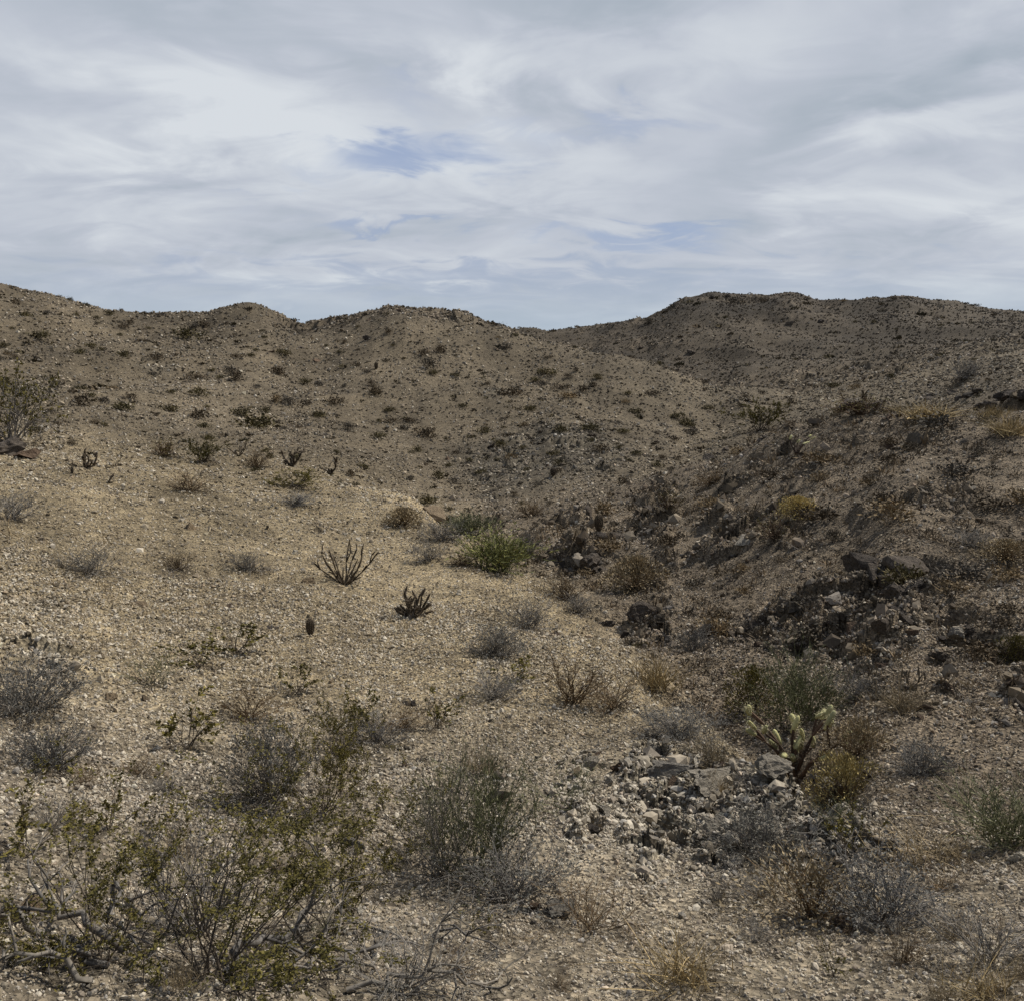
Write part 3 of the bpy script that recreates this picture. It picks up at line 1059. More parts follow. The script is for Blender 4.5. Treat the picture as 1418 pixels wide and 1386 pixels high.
def put_rock(p, size, kind, tilt=.5, sink=.18):
    o = link('rock', random.choice(ROCKS[kind]), None)
    s = size * .68
    o.scale = (s, s * U(.8, 1.15), s * U(.75, 1.2))
    o.rotation_euler = (U(-tilt, tilt), U(-tilt, tilt), U(0, 6.28))
    o.location = (p[0], p[1], p[2] + s * (.30 - sink * 2))
    return o


def proj(p):
    x, y, z = p[0], p[1], p[2] - EYE
    f = y * CP - z * SP
    return 709 + FPX * x / f, 693 - FPX * (y * SP + z * CP) / f


# ------------------------------------------------------------------ plants with a place of their own
CACHE = {}


def kinds(name, make, n=3, fat=1.0):
    global FAT
    key = f'{name}{fat}'
    FAT = fat
    if key not in CACHE:
        CACHE[key] = []
        for i in range(n):
            random.seed(hash_str(key) + i)
            CACHE[key].append(make())
    FAT = 1.0
    return random.choice(CACHE[key])


def hash_str(s):
    return sum((i + 3) * ord(c) for i, c in enumerate(s)) % 100000


MAKE = {
    'creosote': lambda: creosote(20, 3, .018, 22, bare=.1, r=.005),
    'creosote_thin': lambda: creosote(14, 3, .018, 20, bare=.1, lo=15, hi=75, r=.0048),
    'creosote_wide': lambda: creosote(28, 3, .0135, 26, bare=.05, lo=8, hi=78, r=.0042),
    'pale_stem': lambda: creosote(22, 3, .022, 7, 'olive_leaf', 'grey_twig', 25, 85, .006, .2),
    'sprig': lambda: creosote(6, 2, .05, 10, bare=0, lo=25, hi=80, r=.008),
    'grey': lambda: twiggy(),
    'grey_dense': lambda: twiggy(60, 2, per=5, leaf=.03),
    'brown': lambda: twiggy(30, 2, 'brown_twig', 'tan_leaf', 2, .02, 15, 85),
    'red': lambda: twiggy(26, 2, 'red_twig', 'olive_leaf', 2, .03, 15, 80),
    'green': lambda: broom(52, 'green_stem', 'grey_green', 22, 86, .0042, 2, 6, .035, .27),
    'faint': lambda: broom(14, 'grey_green', 'grey_green', 25, 80, .004, 2, 5, .04),
    'bright': lambda: broom(55, 'green_stem', 'bright_green', 30, 88, .004, 2, 5, .06, .22),
    'dull_green': lambda: broom(50, 'grey_green', 'grey_green', 25, 85, .007, 2, 3, .06),
    'yellow': lambda: dome('yellow_leaf'),
    'tan': lambda: dome('tan_leaf', 'brown_twig', 2000, .05, .5),
    'olive_dome': lambda: dome('olive_leaf', 'dark_stem', 1800, .05, .6),
    'grey_dome': lambda: dome('grey_leaf', 'grey_twig', 1700, .05, .55, 70),
    'straw': lambda: tuft('straw'),
    'straw_low': lambda: tuft('tan_leaf', 260, .012, .35, 10, 80, .35),
}
FAMILY = {'creosote': ('creosote_bush', 'bush'), 'creosote_thin': ('creosote_bush', 'bush'), 'creosote_wide': ('creosote_bush', 'bush'), 'pale_stem': ('creosote_bush', 'bush'), 'sprig': ('seedling', 'plant'), 'grey': ('twiggy_bush', 'bush'), 'grey_dense': ('twiggy_bush', 'bush'), 'brown': ('dry_bush', 'bush'),
          'red': ('dry_bush', 'bush'), 'green': ('green_bush', 'bush'), 'faint': ('green_bush', 'bush'), 'bright': ('green_bush', 'bush'), 'dull_green': ('green_bush', 'bush'), 'yellow': ('domed_bush', 'bush'), 'tan': ('domed_bush', 'bush'), 'olive_dome': ('domed_bush', 'bush'), 'grey_dome': ('domed_bush', 'bush'),
          'straw': ('grass_tuft', 'grass tuft'), 'straw_low': ('grass_tuft', 'grass tuft')}


def size_of(parts):
    P = []
    for _, me in parts:
        a = np.empty(len(me.vertices) * 3, np.float32)
        me.vertices.foreach_get('co', a)
        P.append(a.reshape(-1, 3))
    P = np.concatenate(P)
    lo, hi = np.percentile(P, 3, axis=0), np.percentile(P, 97, axis=0)
    return .5 * (hi[0] - lo[0] + hi[1] - lo[1]), hi[2]


NEAR_PLANTS = [
    # kind, px, py of the foot, width and height in the photograph's pixels, label
    ('creosote_wide', 300, 1355, 400, 200, 'big sparse creosote bush with bare dark stems, the largest plant, nearest the camera'),
    ('creosote_thin', 140, 1330, 190, 150, 'thin leggy creosote with dark crooked stems beside the big creosote bush'),
    ('creosote_thin', 455, 1290, 170, 160, 'olive creosote with few leaves between the big creosote and the tall green bush'),
    ('grey', 270, 1290, 150, 150, 'pale grey dead twigs standing inside the big creosote bush'),
    ('grey_dense', 372, 1112, 130, 105, 'rounded blue-grey twiggy bush with an olive creosote at its side'),
    ('creosote', 450, 1125, 130, 135, 'olive creosote leaning against the rounded blue-grey bush, white stone above it'),
    ('creosote_thin', 470, 1040, 80, 75, 'small olive sprig of creosote right by the bright white stone'),
    ('green', 668, 1212, 140, 168, 'tall green bush of upright stems with grey twigs at its foot'),
    ('grey', 610, 1215, 120, 150, 'grey bare twigs rising on one flank of the tall green bush'),
    ('grey_dense', 705, 1245, 170, 75, 'low lilac-grey twiggy mat spreading at the foot of the tall green bush'),
    ('creosote_thin', 575, 1175, 130, 90, 'rusty olive sprigs in front of the tall green bush, touching its grey twigs'),
    ('faint', 785, 1120, 95, 60, 'faint pale green sprigs between the tall green bush and the broken rock outcrop'),
    ('sprig', 30, 1185, 120, 75, 'low olive green seedlings at the frame edge below the small grey bushes'),
    ('sprig', 150, 1150, 90, 65, 'low olive seedling midway between the frame edge and the blue-grey bush'),
    ('sprig', 262, 1035, 90, 65, 'low brownish seedling above the blue-grey bush on open gravel'),
    ('sprig', 240, 1185, 90, 60, 'low olive seedling just above the crown of the big creosote bush'),
    ('grey_dense', 42, 985, 110, 65, 'lilac-grey low twiggy bush at the frame edge, upper of two'),
    ('grey_dense', 72, 1060, 85, 50, 'small dark grey twiggy bush just below another at the frame edge'),
    ('brown', 790, 975, 100, 75, 'brown twiggy bush alone on the pale gravel above the rock outcrop'),
    ('grey_dense', 687, 905, 85, 38, 'flat grey twiggy bush on pale gravel below the dark cactus clump'),
    ('grey', 730, 872, 80, 40, 'grey twiggy bush at the lip of the bank above the flat grey one'),
    ('sprig', 275, 925, 75, 40, 'olive creosote seedling, lower of a pair on the open shelf'),
    ('sprig', 325, 905, 65, 42, 'olive creosote seedling, upper of a pair on the open shelf'),
    ('grey', 125, 795, 85, 34, 'dark lilac-grey bush on the open shelf with a trail of litter below it'),
    ('grey', 345, 790, 65, 26, 'flat pale grey bush on the shelf, level with the forked cactus'),
    ('brown', 248, 790, 38, 26, 'small round brown bush on the shelf between two grey bushes'),
    ('grey', 15, 720, 70, 34, 'dark grey bush cut by the frame edge, below the big bush with pale stems'),
    ('pale_stem', 16, 614, 105, 92, 'big olive bush with pale bare stems at the frame edge'),
    ('creosote', 410, 675, 70, 22, 'low olive bush below the row of dark cacti'),
    ('grey', 410, 700, 60, 18, 'thin grey litter-like bush under the low olive bush'),
    ('brown', 265, 680, 60, 28, 'brown bush where the pale shelf meets the hill'),
    ('red', 228, 632, 34, 22, 'brown twiggy bush on the fold below the hill, beside a taller olive one'),
    ('creosote', 282, 640, 42, 32, 'taller olive bush on the fold below the hill'),
    ('brown', 356, 648, 40, 24, 'brownish dry bush just before the row of dark cacti'),
    ('tan', 558, 728, 45, 24, 'rounded olive tan bush on the bank above the bright green bush'),
    ('grey', 610, 748, 75, 30, 'grey feathery bush on the bank beside the bright green bush'),
    ('dull_green', 648, 742, 55, 30, 'upper pale green bush touching the bright green bush in the wash'),
    ('bright', 684, 792, 92, 50, 'bright green broom-like bush in the bottom of the wash'),
    ('grey', 732, 770, 50, 38, 'brownish grey bush pressed against the bright green bush'),
    ('grey', 595, 775, 60, 30, 'grey bush on the lip of the bank, below the bright green bush'),
    ('brown', 640, 782, 38, 20, 'small brown bush on the bank between grey bush and bright green bush'),
    ('brown', 785, 830, 70, 34, 'brown bush in the wash below the dark ledge'),
    ('tan', 880, 815, 75, 45, 'rounded tan bush on the slope across the wash, beside the dark ledge'),
    ('grey', 800, 848, 60, 28, 'grey twigs in the wash bed below the rounded tan bush'),
    ('straw', 905, 950, 75, 48, 'pale yellow grass on the bank above the green bush with the cholla'),
    ('grey_dense', 938, 1020, 95, 36, 'low grey bush on the crest of the bank above the outcrop'),
    ('green', 1105, 1000, 125, 92, 'dark green bush in the wash, directly behind the pale-tipped cholla'),
    ('olive_dome', 1040, 985, 60, 60, 'olive brown bush joined to the dark green bush behind the cholla'),
    ('yellow', 1168, 1112, 76, 62, 'golden yellow domed bush at the foot of the pale-tipped cholla'),
    ('tan', 1188, 1045, 75, 44, 'tan grassy domed bush behind the golden one'),
    ('grey_dense', 1275, 1072, 75, 44, 'dark grey round bush standing alone on the gravel beyond the golden bush'),
    ('grey_dense', 1055, 1192, 130, 66, 'grey twiggy bush at the foot of the broken rock outcrop'),
    ('sprig', 1172, 1185, 65, 58, 'yellow-green leafy sprig below the cleft at the end of the outcrop'),
    ('tan', 1125, 1270, 150, 66, 'tan domed bush with dark shadow under it, nearest of the tan ones'),
    ('grey_dense', 1225, 1280, 150, 80, 'large grey twiggy bush grown against the nearest tan domed bush'),
    ('dull_green', 1400, 1170, 120, 70, 'dull green bush cut by the frame edge beyond the straw grass'),
    ('straw_low', 1300, 1195, 150, 40, 'wide tan grass patch beside the dull green bush at the frame edge'),
    ('straw', 950, 1360, 130, 60, 'yellow straw grass tuft at the very bottom of the view'),
    ('grey', 1370, 1335, 160, 66, 'grey brown twig tangle near the bottom corner'),
    ('straw', 1370, 1384, 90, 40, 'straw grass tuft below the twig tangle in the bottom corner'),
    ('grey', 560, 1370, 190, 60, 'low grey dead twigs lying along the bottom between creosote and straw tuft'),
    ('brown', 820, 1290, 150, 50, 'rusty brown thin twigs on gravel below the tall green bush'),
    ('grey', 1045, 1240, 70, 40, 'small grey bush between outcrop and nearest tan domed bush'),
    ('grey', 960, 900, 60, 34, 'grey green bush on the wash bed under the rocky slope'),
    ('yellow', 1104, 715, 42, 26, 'pale yellow-green bush on the slope across the wash'),
    ('red', 1075, 745, 50, 40, 'dark brown bush with twigs just below the pale yellow-green bush'),
    ('creosote', 1052, 598, 62, 40, 'large dull green bush on the shoulder across the wash'),
    ('grey', 1335, 528, 46, 26, 'grey-green bush on the ridge above the dark bank'),
    ('straw', 1285, 580, 75, 22, 'long pale tan grass clump along the top of the near slope'),
    ('straw', 1398, 602, 60, 28, 'pale tan grass clump at the frame edge on top of the near slope'),
    ('straw', 1375, 578, 36, 16, 'small tan grass clump below the dark bank'),
    ('red', 925, 703, 34, 26, 'reddish brown dead bush on the slope, up from the barrel cactus'),
    ('grey', 1340, 755, 60, 22, 'grey low bush beside a tan one on the open far slope'),
    ('tan', 1395, 775, 60, 24, 'tan low bush at the frame edge on the open far slope'),
    ('brown', 735, 715, 48, 22, 'brown bush on the flank straight above the wash head'),
    ('brown', 985, 672, 46, 24, 'dull brown bush on the shoulder above the reddish dead bush'),
    ('grey', 1185, 965, 60, 30, 'greyish twigs on dark stones up the slope from the green bush'),
    ('olive_dome', 1405, 915, 40, 30, 'dark green shrub in a shadowed hollow at the frame edge'),
    ('red', 1190, 574, 66, 24, 'black dead bush lying on the crest of the near slope'),
]
BEDS = []      # where dark litter is added to deepen the shade under a plant: (x, y, reach)
for k_, px_, py_, w_, h_, lab_ in NEAR_PLANTS:
    random.seed(int(px_ * 7 + py_))
    p = at(px_, min(py_, 1384))
    d_ = math.sqrt(p[0] ** 2 + p[1] ** 2 + (p[2] - EYE) ** 2)
    parts = kinds(k_, MAKE[k_], 3, 1.0 if d_ < 6.5 else 1.2 if d_ < 12 else 1.5 if d_ < 24 else 1.8)
    w0, h0 = size_of(parts)
    sw, sh = w_ * d_ / FPX / w0, h_ * d_ / FPX / h0 * .95
    nm_, cat_ = FAMILY[k_]
    o = place(parts, nm_, p, 1.0, lab_, cat_)
    o.scale = (sw, sw, sh)
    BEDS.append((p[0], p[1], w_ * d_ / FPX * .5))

# cacti
def cact(px, py, hpx):
    p = at(px, py)
    return p, hpx * math.dist(p, (0, 0, EYE)) / FPX


for px, py, wp, hp, arms, lab, sp_, nt_ in (
        (1104, 1079, 114, 122, 13, 'cholla cactus with pale yellow-green tips standing above the golden domed bush', (46, 82), 40),
        (478, 808, 76, 60, 18, 'dark forked cactus with bare upright arms alone on the pale shelf', (18, 62), 10), (404, 646, 36, 24, 9, 'black many-armed cactus, widest in the row at the foot of the hill', (30, 80), 8),
        (458, 658, 20, 26, 4, 'thin black cactus with raised arms at the far end of the row', (50, 75), 3), (332, 632, 22, 18, 6, 'small black bent cactus starting the row at the hill foot', (30, 75), 5),
        (120, 648, 24, 24, 9, 'squat brown cactus on the shelf not far from the big bush with pale stems', (30, 80), 7), (100, 656, 10, 14, 4, 'tiny brown cactus just beside the squat brown one', (60, 85), 3),
        (1197, 556, 12, 16, 4, 'black cactus above the dead bush on the near crest', (60, 85), 3), (152, 670, 12, 11, 4, 'tiny dark cactus on pale gravel below the squat brown one', (30, 80), 3),
        (1104, 630, 26, 26, 5, 'dark narrow cactus on the shoulder below the dull green bush', (45, 80), 5), (572, 852, 54, 40, 44, 'brown clump of short cactus joints below the dark forked cactus', (5, 70), 12)):
    random.seed(px)
    p, h = cact(px, py, hp)
    cholla('cholla_cactus', p, h * wp / hp, h, arms, nt_, lab, None, px == 1104, sp_, .55 if px == 1104 else (.6 if px == 478 else .9 if px == 572 else 1.3), (1, 2) if px == 572 else (2, 4))
random.seed(9)
p, h = cact(829, 736, 25)
barrel('barrel_cactus', p, h, 'dark upright barrel cactus standing on the slope beyond the wash')
p, h = cact(430, 880, 25)
barrel('barrel_cactus', p, h, 'dark slim cactus stump on the pale shelf beneath the forked cactus', .45)
p, h = cact(766, 660, 12)
barrel('barrel_cactus', p, h, 'tiny dark barrel cactus on the hillside far above the wash', .7)
p, h = cact(521, 512, 10)
barrel('barrel_cactus', p, h, 'tiny dark barrel cactus high on the middle hill', .5)


# fallen grey branches
def fallen(px, py, px2, py2, r, lab, forks=7, arch=.07):
    r *= 1.15
    a, b = at(px, min(py, 1380)), at(px2, min(py2, 1380))
    A, B = Vector(a), Vector(b)
    mb = MB()
    n = 12
    pts = []
    for i in range(n):
        t = i / (n - 1)
        q = A.lerp(B, t) + rvec(.045) * (1 if 0 < i < n - 1 else 0)
        g = ground_at(q.x, q.y)
        q.z = g + r + arch * math.sin(math.pi * t) * U(.6, 1.2)
        pts.append(q - A)
    mb.tube(pts, [r * (1 - .7 * i / (n - 1)) for i in range(n)], 6)
    for _ in range(forks):
        i = random.randint(2, n - 2)
        d = ((pts[i + 1] - pts[i - 1]).normalized() + rvec(.9) + Vector((0, 0, .1))).normalized()
        tips = []
        sprout(mb, pts[i], d, (B - A).length * U(.2, .4), r * .5, 2, tips, .4, (1, 3), -.05, 4)
    o = mb.build('fallen_branch', MAT['dead_wood'], None, True)
    o.location = A
    return tag(o, lab, 'branch')


random.seed(77)
for a in ((60, 1300, -10, 1290, .012, 'arched grey dead branch reaching past the frame edge at the lower corner'), (175, 1320, 20, 1270, .014, 'weathered grey dead branch bowed over the gravel below the brown boulder'), (150, 1340, 60, 1345, .010, 'short grey dead branch flat on the ground in the lower corner'),
          (310, 1355, 430, 1290, .013, 'grey dead branch slanting up out of the big creosote bush'), (330, 1372, 520, 1345, .011, 'grey dead branch lying along the bottom of the view past the creosote'), (120, 1372, 0, 1340, .010, 'dark dead branch along the bottom corner of the view'),
          (490, 1335, 560, 1300, .008, 'thin dead branch on the gravel between the creosote and tall green bush'), (600, 1296, 690, 1320, .006, 'thin pale curved stick on bare gravel below the tall green bush'), (480, 1375, 690, 1372, .009, 'long dead stick lying level at the very bottom of the view'),
          (160, 1225, 205, 1330, .009, 'crooked dark dead stem standing off from the big creosote')):
    fallen(*a)

# ------------------------------------------------------------------ rocks with a place of their own
NAMED_ROCKS = [
    (12, 1275, 52, 'brown', 'brown boulder cut by the frame edge above the dead branches'), (38, 1262, 26, 'tan', 'tan stone leaning on the brown boulder at the frame edge'),
    (460, 1016, 13, 'white', 'bright white stone on the gravel by an olive sprig'), (492, 1170, 26, 'pale', 'pale block of stone between the creosote and the tall green bush'), (498, 1262, 14, 'white', 'small white stone in the shade of the thin creosote'),
    (560, 1060, 22, 'brown', 'flat brown stone on gravel up from the tall green bush'), (770, 1265, 34, 'pale', 'long pale stone with a dark underside below the tall green bush'), (740, 1258, 24, 'brown', 'dark stone beside the long pale one'),
    (1410, 1190, 30, 'white', 'white stone at the frame edge under the dull green bush'), (1320, 880, 26, 'pale', 'pale stone standing out among black rocks near the frame edge'), (1178, 566, 34, 'dark', 'black boulder on the crest of the near slope'), (1212, 564, 26, 'dark', 'dark boulder next to the black one on the crest'),
    (5, 628, 46, 'dark', 'dark rock at the frame edge under the big bush with pale stems'), (40, 634, 34, 'brown', 'brown rock beside the dark one under the big pale-stemmed bush'), (600, 716, 38, 'tan', 'smooth pale tan rock face on the bank above the wash'),
    (818, 1150, 30, 'dark', 'dark stone standing on edge at the near end of the outcrop'), (1200, 790, 56, 'dark', 'black boulder on the far slope, middle of a dark line'), (1255, 792, 60, 'dark', 'largest black boulder on the far slope, top of a dark line'), (1228, 812, 50, 'dark', 'black boulder under the largest one on the far slope'),
    (812, 786, 50, 'dark', 'black boulder in the wash side beyond the bright green bush'), (835, 745, 22, 'dark', 'dark rock just under the barrel cactus'), (856, 745, 26, 'dark', 'grey rock set beside the barrel cactus'), (880, 858, 46, 'dark', 'black rock over the wash bed near the rounded tan bush'),
    (1165, 1285, 36, 'brown', 'brown rock in the gap between tan bush and large grey bush'), (1205, 1290, 34, 'pale', 'pale rock under the large grey bush near the bottom'), (1240, 1292, 28, 'pale', 'second pale rock tucked under the large grey bush'),
    (1205, 1075, 20, 'dark', 'dark stone between golden bush and lone grey bush'), (1232, 1180, 28, 'dark', 'dark rock below the lone grey bush'),
]
for px, py, sz, kd, lab in NAMED_ROCKS:
    random.seed(px * 3 + py)
    p = at(px, py)
    o = put_rock(p, sz * math.dist(p, (0, 0, EYE)) / FPX, kd, .35, .1)
    tag(o, lab, 'rock')

# ------------------------------------------------------------------ what labels can point to
PLACES = [(340, 428, 'the pointed knob on the skyline'), (560, 434, 'the rounded crest of the middle hill'), (30, 408, 'the highest crest of the near hill'), (430, 455, 'the notch between the two near hills'), (740, 466, 'the low saddle on the horizon'),
          (1000, 420, 'the broad top of the far hill'), (1240, 424, 'the long level top of the far hill'), (1400, 445, 'the far end of the far hill'), (950, 480, 'the dark face of the far hill'), (300, 550, 'the pale patch on the near hill'), (620, 600, 'the smooth face of the middle hill'),
          (760, 650, 'the grey scree above the wash'), (830, 725, 'the barrel cactus'), (690, 770, 'the bright green bush in the wash'), (478, 785, 'the dark forked cactus'), (404, 636, 'the row of dark cacti'), (20, 580, 'the big pale-stemmed bush'), (1190, 560, 'the black boulder on the crest'),
          (1052, 580, 'the dull green bush on the shoulder'), (1360, 545, 'the shadowed dark bank'), (1104, 704, 'the pale yellow-green bush'), (1240, 800, 'the largest black boulder'), (1050, 865, 'the black ledges above the wash'), (890, 862, 'the wash bed'), (1330, 880, 'the black rocks by the frame edge'),
          (1105, 1010, 'the pale-tipped cholla'), (950, 1125, 'the black hole in the outcrop'), (1132, 1125, 'the cleft at the end of the outcrop'), (850, 1080, 'the near end of the outcrop'), (1150, 1080, 'the golden domed bush'), (1275, 1055, 'the lone grey bush'), (1130, 1240, 'the nearest tan bush'),
          (650, 1130, 'the tall green bush'), (270, 1240, 'the big creosote bush'), (375, 1065, 'the blue-grey bush'), (790, 945, 'the lone brown bush'), (690, 885, 'the flat grey bush'), (150, 500, 'the broad slope of the near hill'), (820, 520, 'the flank of the middle hill'), (1150, 500, 'the ribs of the far hill'),
          (1300, 660, 'the open slope across the wash'), (960, 640, 'the shoulder across the wash'), (860, 560, 'the lower flank of the middle hill'), (450, 520, 'the hollow between the near hills')]


def describe(p, what, group):
    """A label from the nearest thing one can find in the view, and which way from it."""
    u, v = proj(p)
    d, q = min((math.hypot((u - a), (v - b) * 1.3), (a, b, t)) for a, b, t in PLACES)
    dx, dy = u - q[0], v - q[1]
    if d < 22:
        rel = 'right beside'
    elif abs(dx) > 1.4 * abs(dy):
        rel = 'to the east of' if False else ('off one side, clockwise of' if False else ('to the right of' if dx > 0 else 'to the left of'))
    elif abs(dy) > 1.4 * abs(dx):
        rel = 'above' if dy < 0 else 'below'
    else:
        rel = ('up and ' if dy < 0 else 'down and ') + ('right' if dx > 0 else 'left') + ' from'
    return f'{what} {rel} {q[2]}'


USED = {}


def settle(items):
    """Give each its label; the biggest of those that would share one is called so."""
    by = {}
    for o, p, what, group, sz in items:
        by.setdefault((describe(p, what, group), group), []).append((sz, o))
    for (lab, group), v in by.items():
        v.sort(key=lambda t: -t[0])
        cat = v[0][1].get('category') or ('rock' if v[0][1].name.startswith('rock') else 'shrub')
        for i, (sz, o) in enumerate(v):
            l2 = lab
            if len(v) > 1 and i == 0:
                l2 = 'largest ' + lab
            elif len(v) == 3 and i == 2 or len(v) == 2 and i == 1:
                l2 = 'smallest ' + lab if len(v) == 3 else 'smaller ' + lab
            tag(o, l2, cat, group)


items = []
# the broken outcrop: pale grey blocks on the bank crest
random.seed(5)
spots = [(948, 1100, 62), (985, 1115, 56), (915, 1090, 52), (1000, 1150, 46), (930, 1150, 40), (960, 1165, 44), (1110, 1090, 52), (1150, 1110, 40), (1118, 1140, 46), (1085, 1110, 52), (1050, 1075, 46), (1010, 1060, 48), (1060, 1140, 50), (1030, 1110, 50), (860, 1060, 44), (840, 1085, 34), (875, 1100, 34), (850, 1120, 30), (895, 1055, 34), (835, 1040, 26),
         (970, 1060, 34), (1090, 1070, 36), (1135, 1075, 24), (1000, 1085, 34), (1125, 1165, 34), (1040, 1160, 36), (950, 1060, 26)]
for i in range(56):
    t = random.random()
    spots.append((815 + 325 * t + U(-15, 15), 1050 + 85 * t + U(-50, 80), U(16, 44)))
for _ in range(14):
    px, py, sz = U(1270, 1418), U(543, 566), U(12, 26)
    p = at(px, py)
    o = put_rock(p, sz * math.dist(p, (0, 0, EYE)) / FPX, 'dark', .4, .2)
    items.append((o, p, 'dark rock', 'rocks of the shadowed dark bank', sz))
for i in range(11):
    t = random.random()
    px = 960 + 330 * t
    py = float(np.interp(px, [960, 1040, 1160, 1290], [645, 606, 577, 570])) + U(-2, 8)
    sz = U(9, 20)
    p = at(px, py)
    o = put_rock(p, sz * math.dist(p, (0, 0, EYE)) / FPX, random.choice(['dark', 'brown', 'dark']), .4, .2)
    items.append((o, p, 'dark stone', 'stones along the crest of the near slope', sz))
for px, py, sz in spots:
    if any(abs(px - a) < w_ and abs(py - b) < h_ for a, b, w_, h_ in ((946, 1128, 40, 26), (920, 1104, 22, 16), (978, 1162, 22, 14), (1130, 1124, 18, 38))):
        continue
    p = at(px, py)
    o = put_rock(p, sz * .8 * math.dist(p, (0, 0, EYE)) / FPX, random.choices(['pale', 'dark', 'brown'], [8, 2, 1])[0], .7, .34)
    items.append((o, p, 'jagged grey rock', 'rocks of the broken outcrop', sz))


def scatter(n, th0, th1, r0, r1, ok, gap_px, got, kinds_w=None, tries=60):
    out = []
    T = np.array([random.uniform(th0, th1) for _ in range(n * tries)])
    R = np.exp(np.array([random.uniform(math.log(r0), math.log(r1)) for _ in range(n * tries)]))
    X, Y = R * np.sin(T), R * np.cos(T)
    Z = height(X, Y)
    OK = ok(X, Y, T, R)
    for x, y, z, r, k in zip(X, Y, Z, R, OK):
        if random.random() > k:
            continue
        u, v = proj((x, y, z))
        if not (-10 < u < 1428 and v < 1386):
            continue
        if any(abs(u - a) < gap_px and abs(v - b) < gap_px * .6 for a, b in got):
            continue
        # in plain sight?
        t = np.linspace(.25, .985, 40)
        if np.any(height(x * t, y * t, False) > EYE + (z - EYE) * t + .05):
            continue
        got.append((u, v))
        out.append((x, y, z, r))
        if len(out) >= n:
            break
    return out


def dist_px(px, r):
    return px * r / FPX


got = [(a[1], a[2] - a[4] * .4) for a in NEAR_PLANTS]
random.seed(12)
# black ledges: jagged rock standing out of the slope in clusters
for cu, cv, cn, sp, big in ((1052, 862, 16, 46, 34), (890, 858, 9, 30, 30), (1240, 800, 12, 44, 40), (1205, 912, 8, 26, 30), (1335, 876, 12, 44, 34), (1405, 905, 6, 22, 34), (805, 780, 9, 26, 34), (1000, 775, 7, 36, 22), (1290, 985, 8, 50, 28), (1380, 995, 8, 40, 26), (1140, 880, 8, 40, 24), (950, 830, 6, 30, 22)):
    for _ in range(round(cn * .7)):
        px, py = min(cu + random.gauss(0, sp), 1416), cv + random.gauss(0, sp * .35) - .35 * 0
        p = at(px, py)
        sz = big * random.choice([.4, .5, .65, .85, 1.1])
        o = put_rock(p, sz * math.dist(p, (0, 0, EYE)) / FPX, random.choices(['dark', 'brown'], [4, 2])[0], .7, .30)
        items.append((o, p, 'black jagged rock', 'jagged rocks of the black ledges', sz))
# dark rocks on the slope across the wash
for x, y, z, r in scatter(34, .02, .58, 8.5, 30, lambda X, Y, T, R: rocky(X, Y) * right_side(T, np.log(R)), 12, []):
    sz = random.choice([10, 12, 15, 18, 22, 26])
    o = put_rock((x, y, z), dist_px(sz, r), random.choices(['dark', 'brown', 'pale'], [6, 2, 1])[0], .6)
    items.append((o, (x, y, z), 'dark angular rock', 'rocks on the slope across the wash', sz))
for x, y, z, r in scatter(10, -.12, .2, 38, 64, lambda X, Y, T, R: rocky(X, Y), 12, []):
    sz = U(8, 15)
    o = put_rock((x, y, z), dist_px(sz, r), random.choice(['dark', 'pale', 'brown']), .6)
    items.append((o, (x, y, z), 'small grey rock', 'rocks of the hillside scree', sz))
for x, y, z, r in scatter(14, -.32, .05, 80, 104, lambda X, Y, T, R: .15 + rocky(X, Y), 9, []):
    sz = U(7, 14)
    o = put_rock((x, y, z), dist_px(sz, r), random.choice(['dark', 'brown']), .6)
    items.append((o, (x, y, z), 'dark crag', 'crags near the top of the near hills', sz))
for x, y, z, r in scatter(13, .1, .55, 125, 192, lambda X, Y, T, R: .2 + rocky(X, Y), 12, []):
    sz = U(7, 16)
    o = put_rock((x, y, z), dist_px(sz, r), 'dark', .6)
    items.append((o, (x, y, z), 'dark crag', 'crags of the far hill', sz))
for x, y, z, r in scatter(22, -.58, .3, 2.8, 20, lambda X, Y, T, R: (1 - right_side(T, np.log(R))) * .6, 30, list(got)):
    sz = U(11, 22)
    o = put_rock((x, y, z), dist_px(sz, r), random.choices(['pale', 'tan', 'brown', 'dark'], [3, 3, 2, 1])[0], .6)
    items.append((o, (x, y, z), 'loose stone', 'larger loose stones on the near gravel', sz))
settle(items)
for px, py, w, dz, rx, ry, rz, lab in ((985, 1096, 66, .05, .25, .1, .5, 'broad pale slab overhanging the black hole in the outcrop'), (928, 1074, 56, .04, .3, -.1, -.3, 'pale slab tilted over the upper part of the black hole'),
                                       (1156, 1104, 58, .04, .15, .55, 1.2, 'steep grey slab walling the dark cleft at the end of the outcrop'), (1062, 1078, 50, .02, .3, .2, .2, 'grey slab over the small dark gap midway along the outcrop'), (838, 1128, 34, .02, .2, .5, .9, 'grey slab on edge at the near end of the outcrop')):
    random.seed(px)
    p = at(px, py)
    w_ = 1.25 * w * math.dist(p, (0, 0, EYE)) / FPX
    o = link('rock', random.choice(ROCKS['pale'][3:]), None)
    o.scale, o.rotation_euler = (w_ * .62, w_ * .5, w_ * .38), (rx, ry, rz)
    o.location = (p[0], p[1], p[2] + dz + .01)
    tag(o, lab, 'rock')

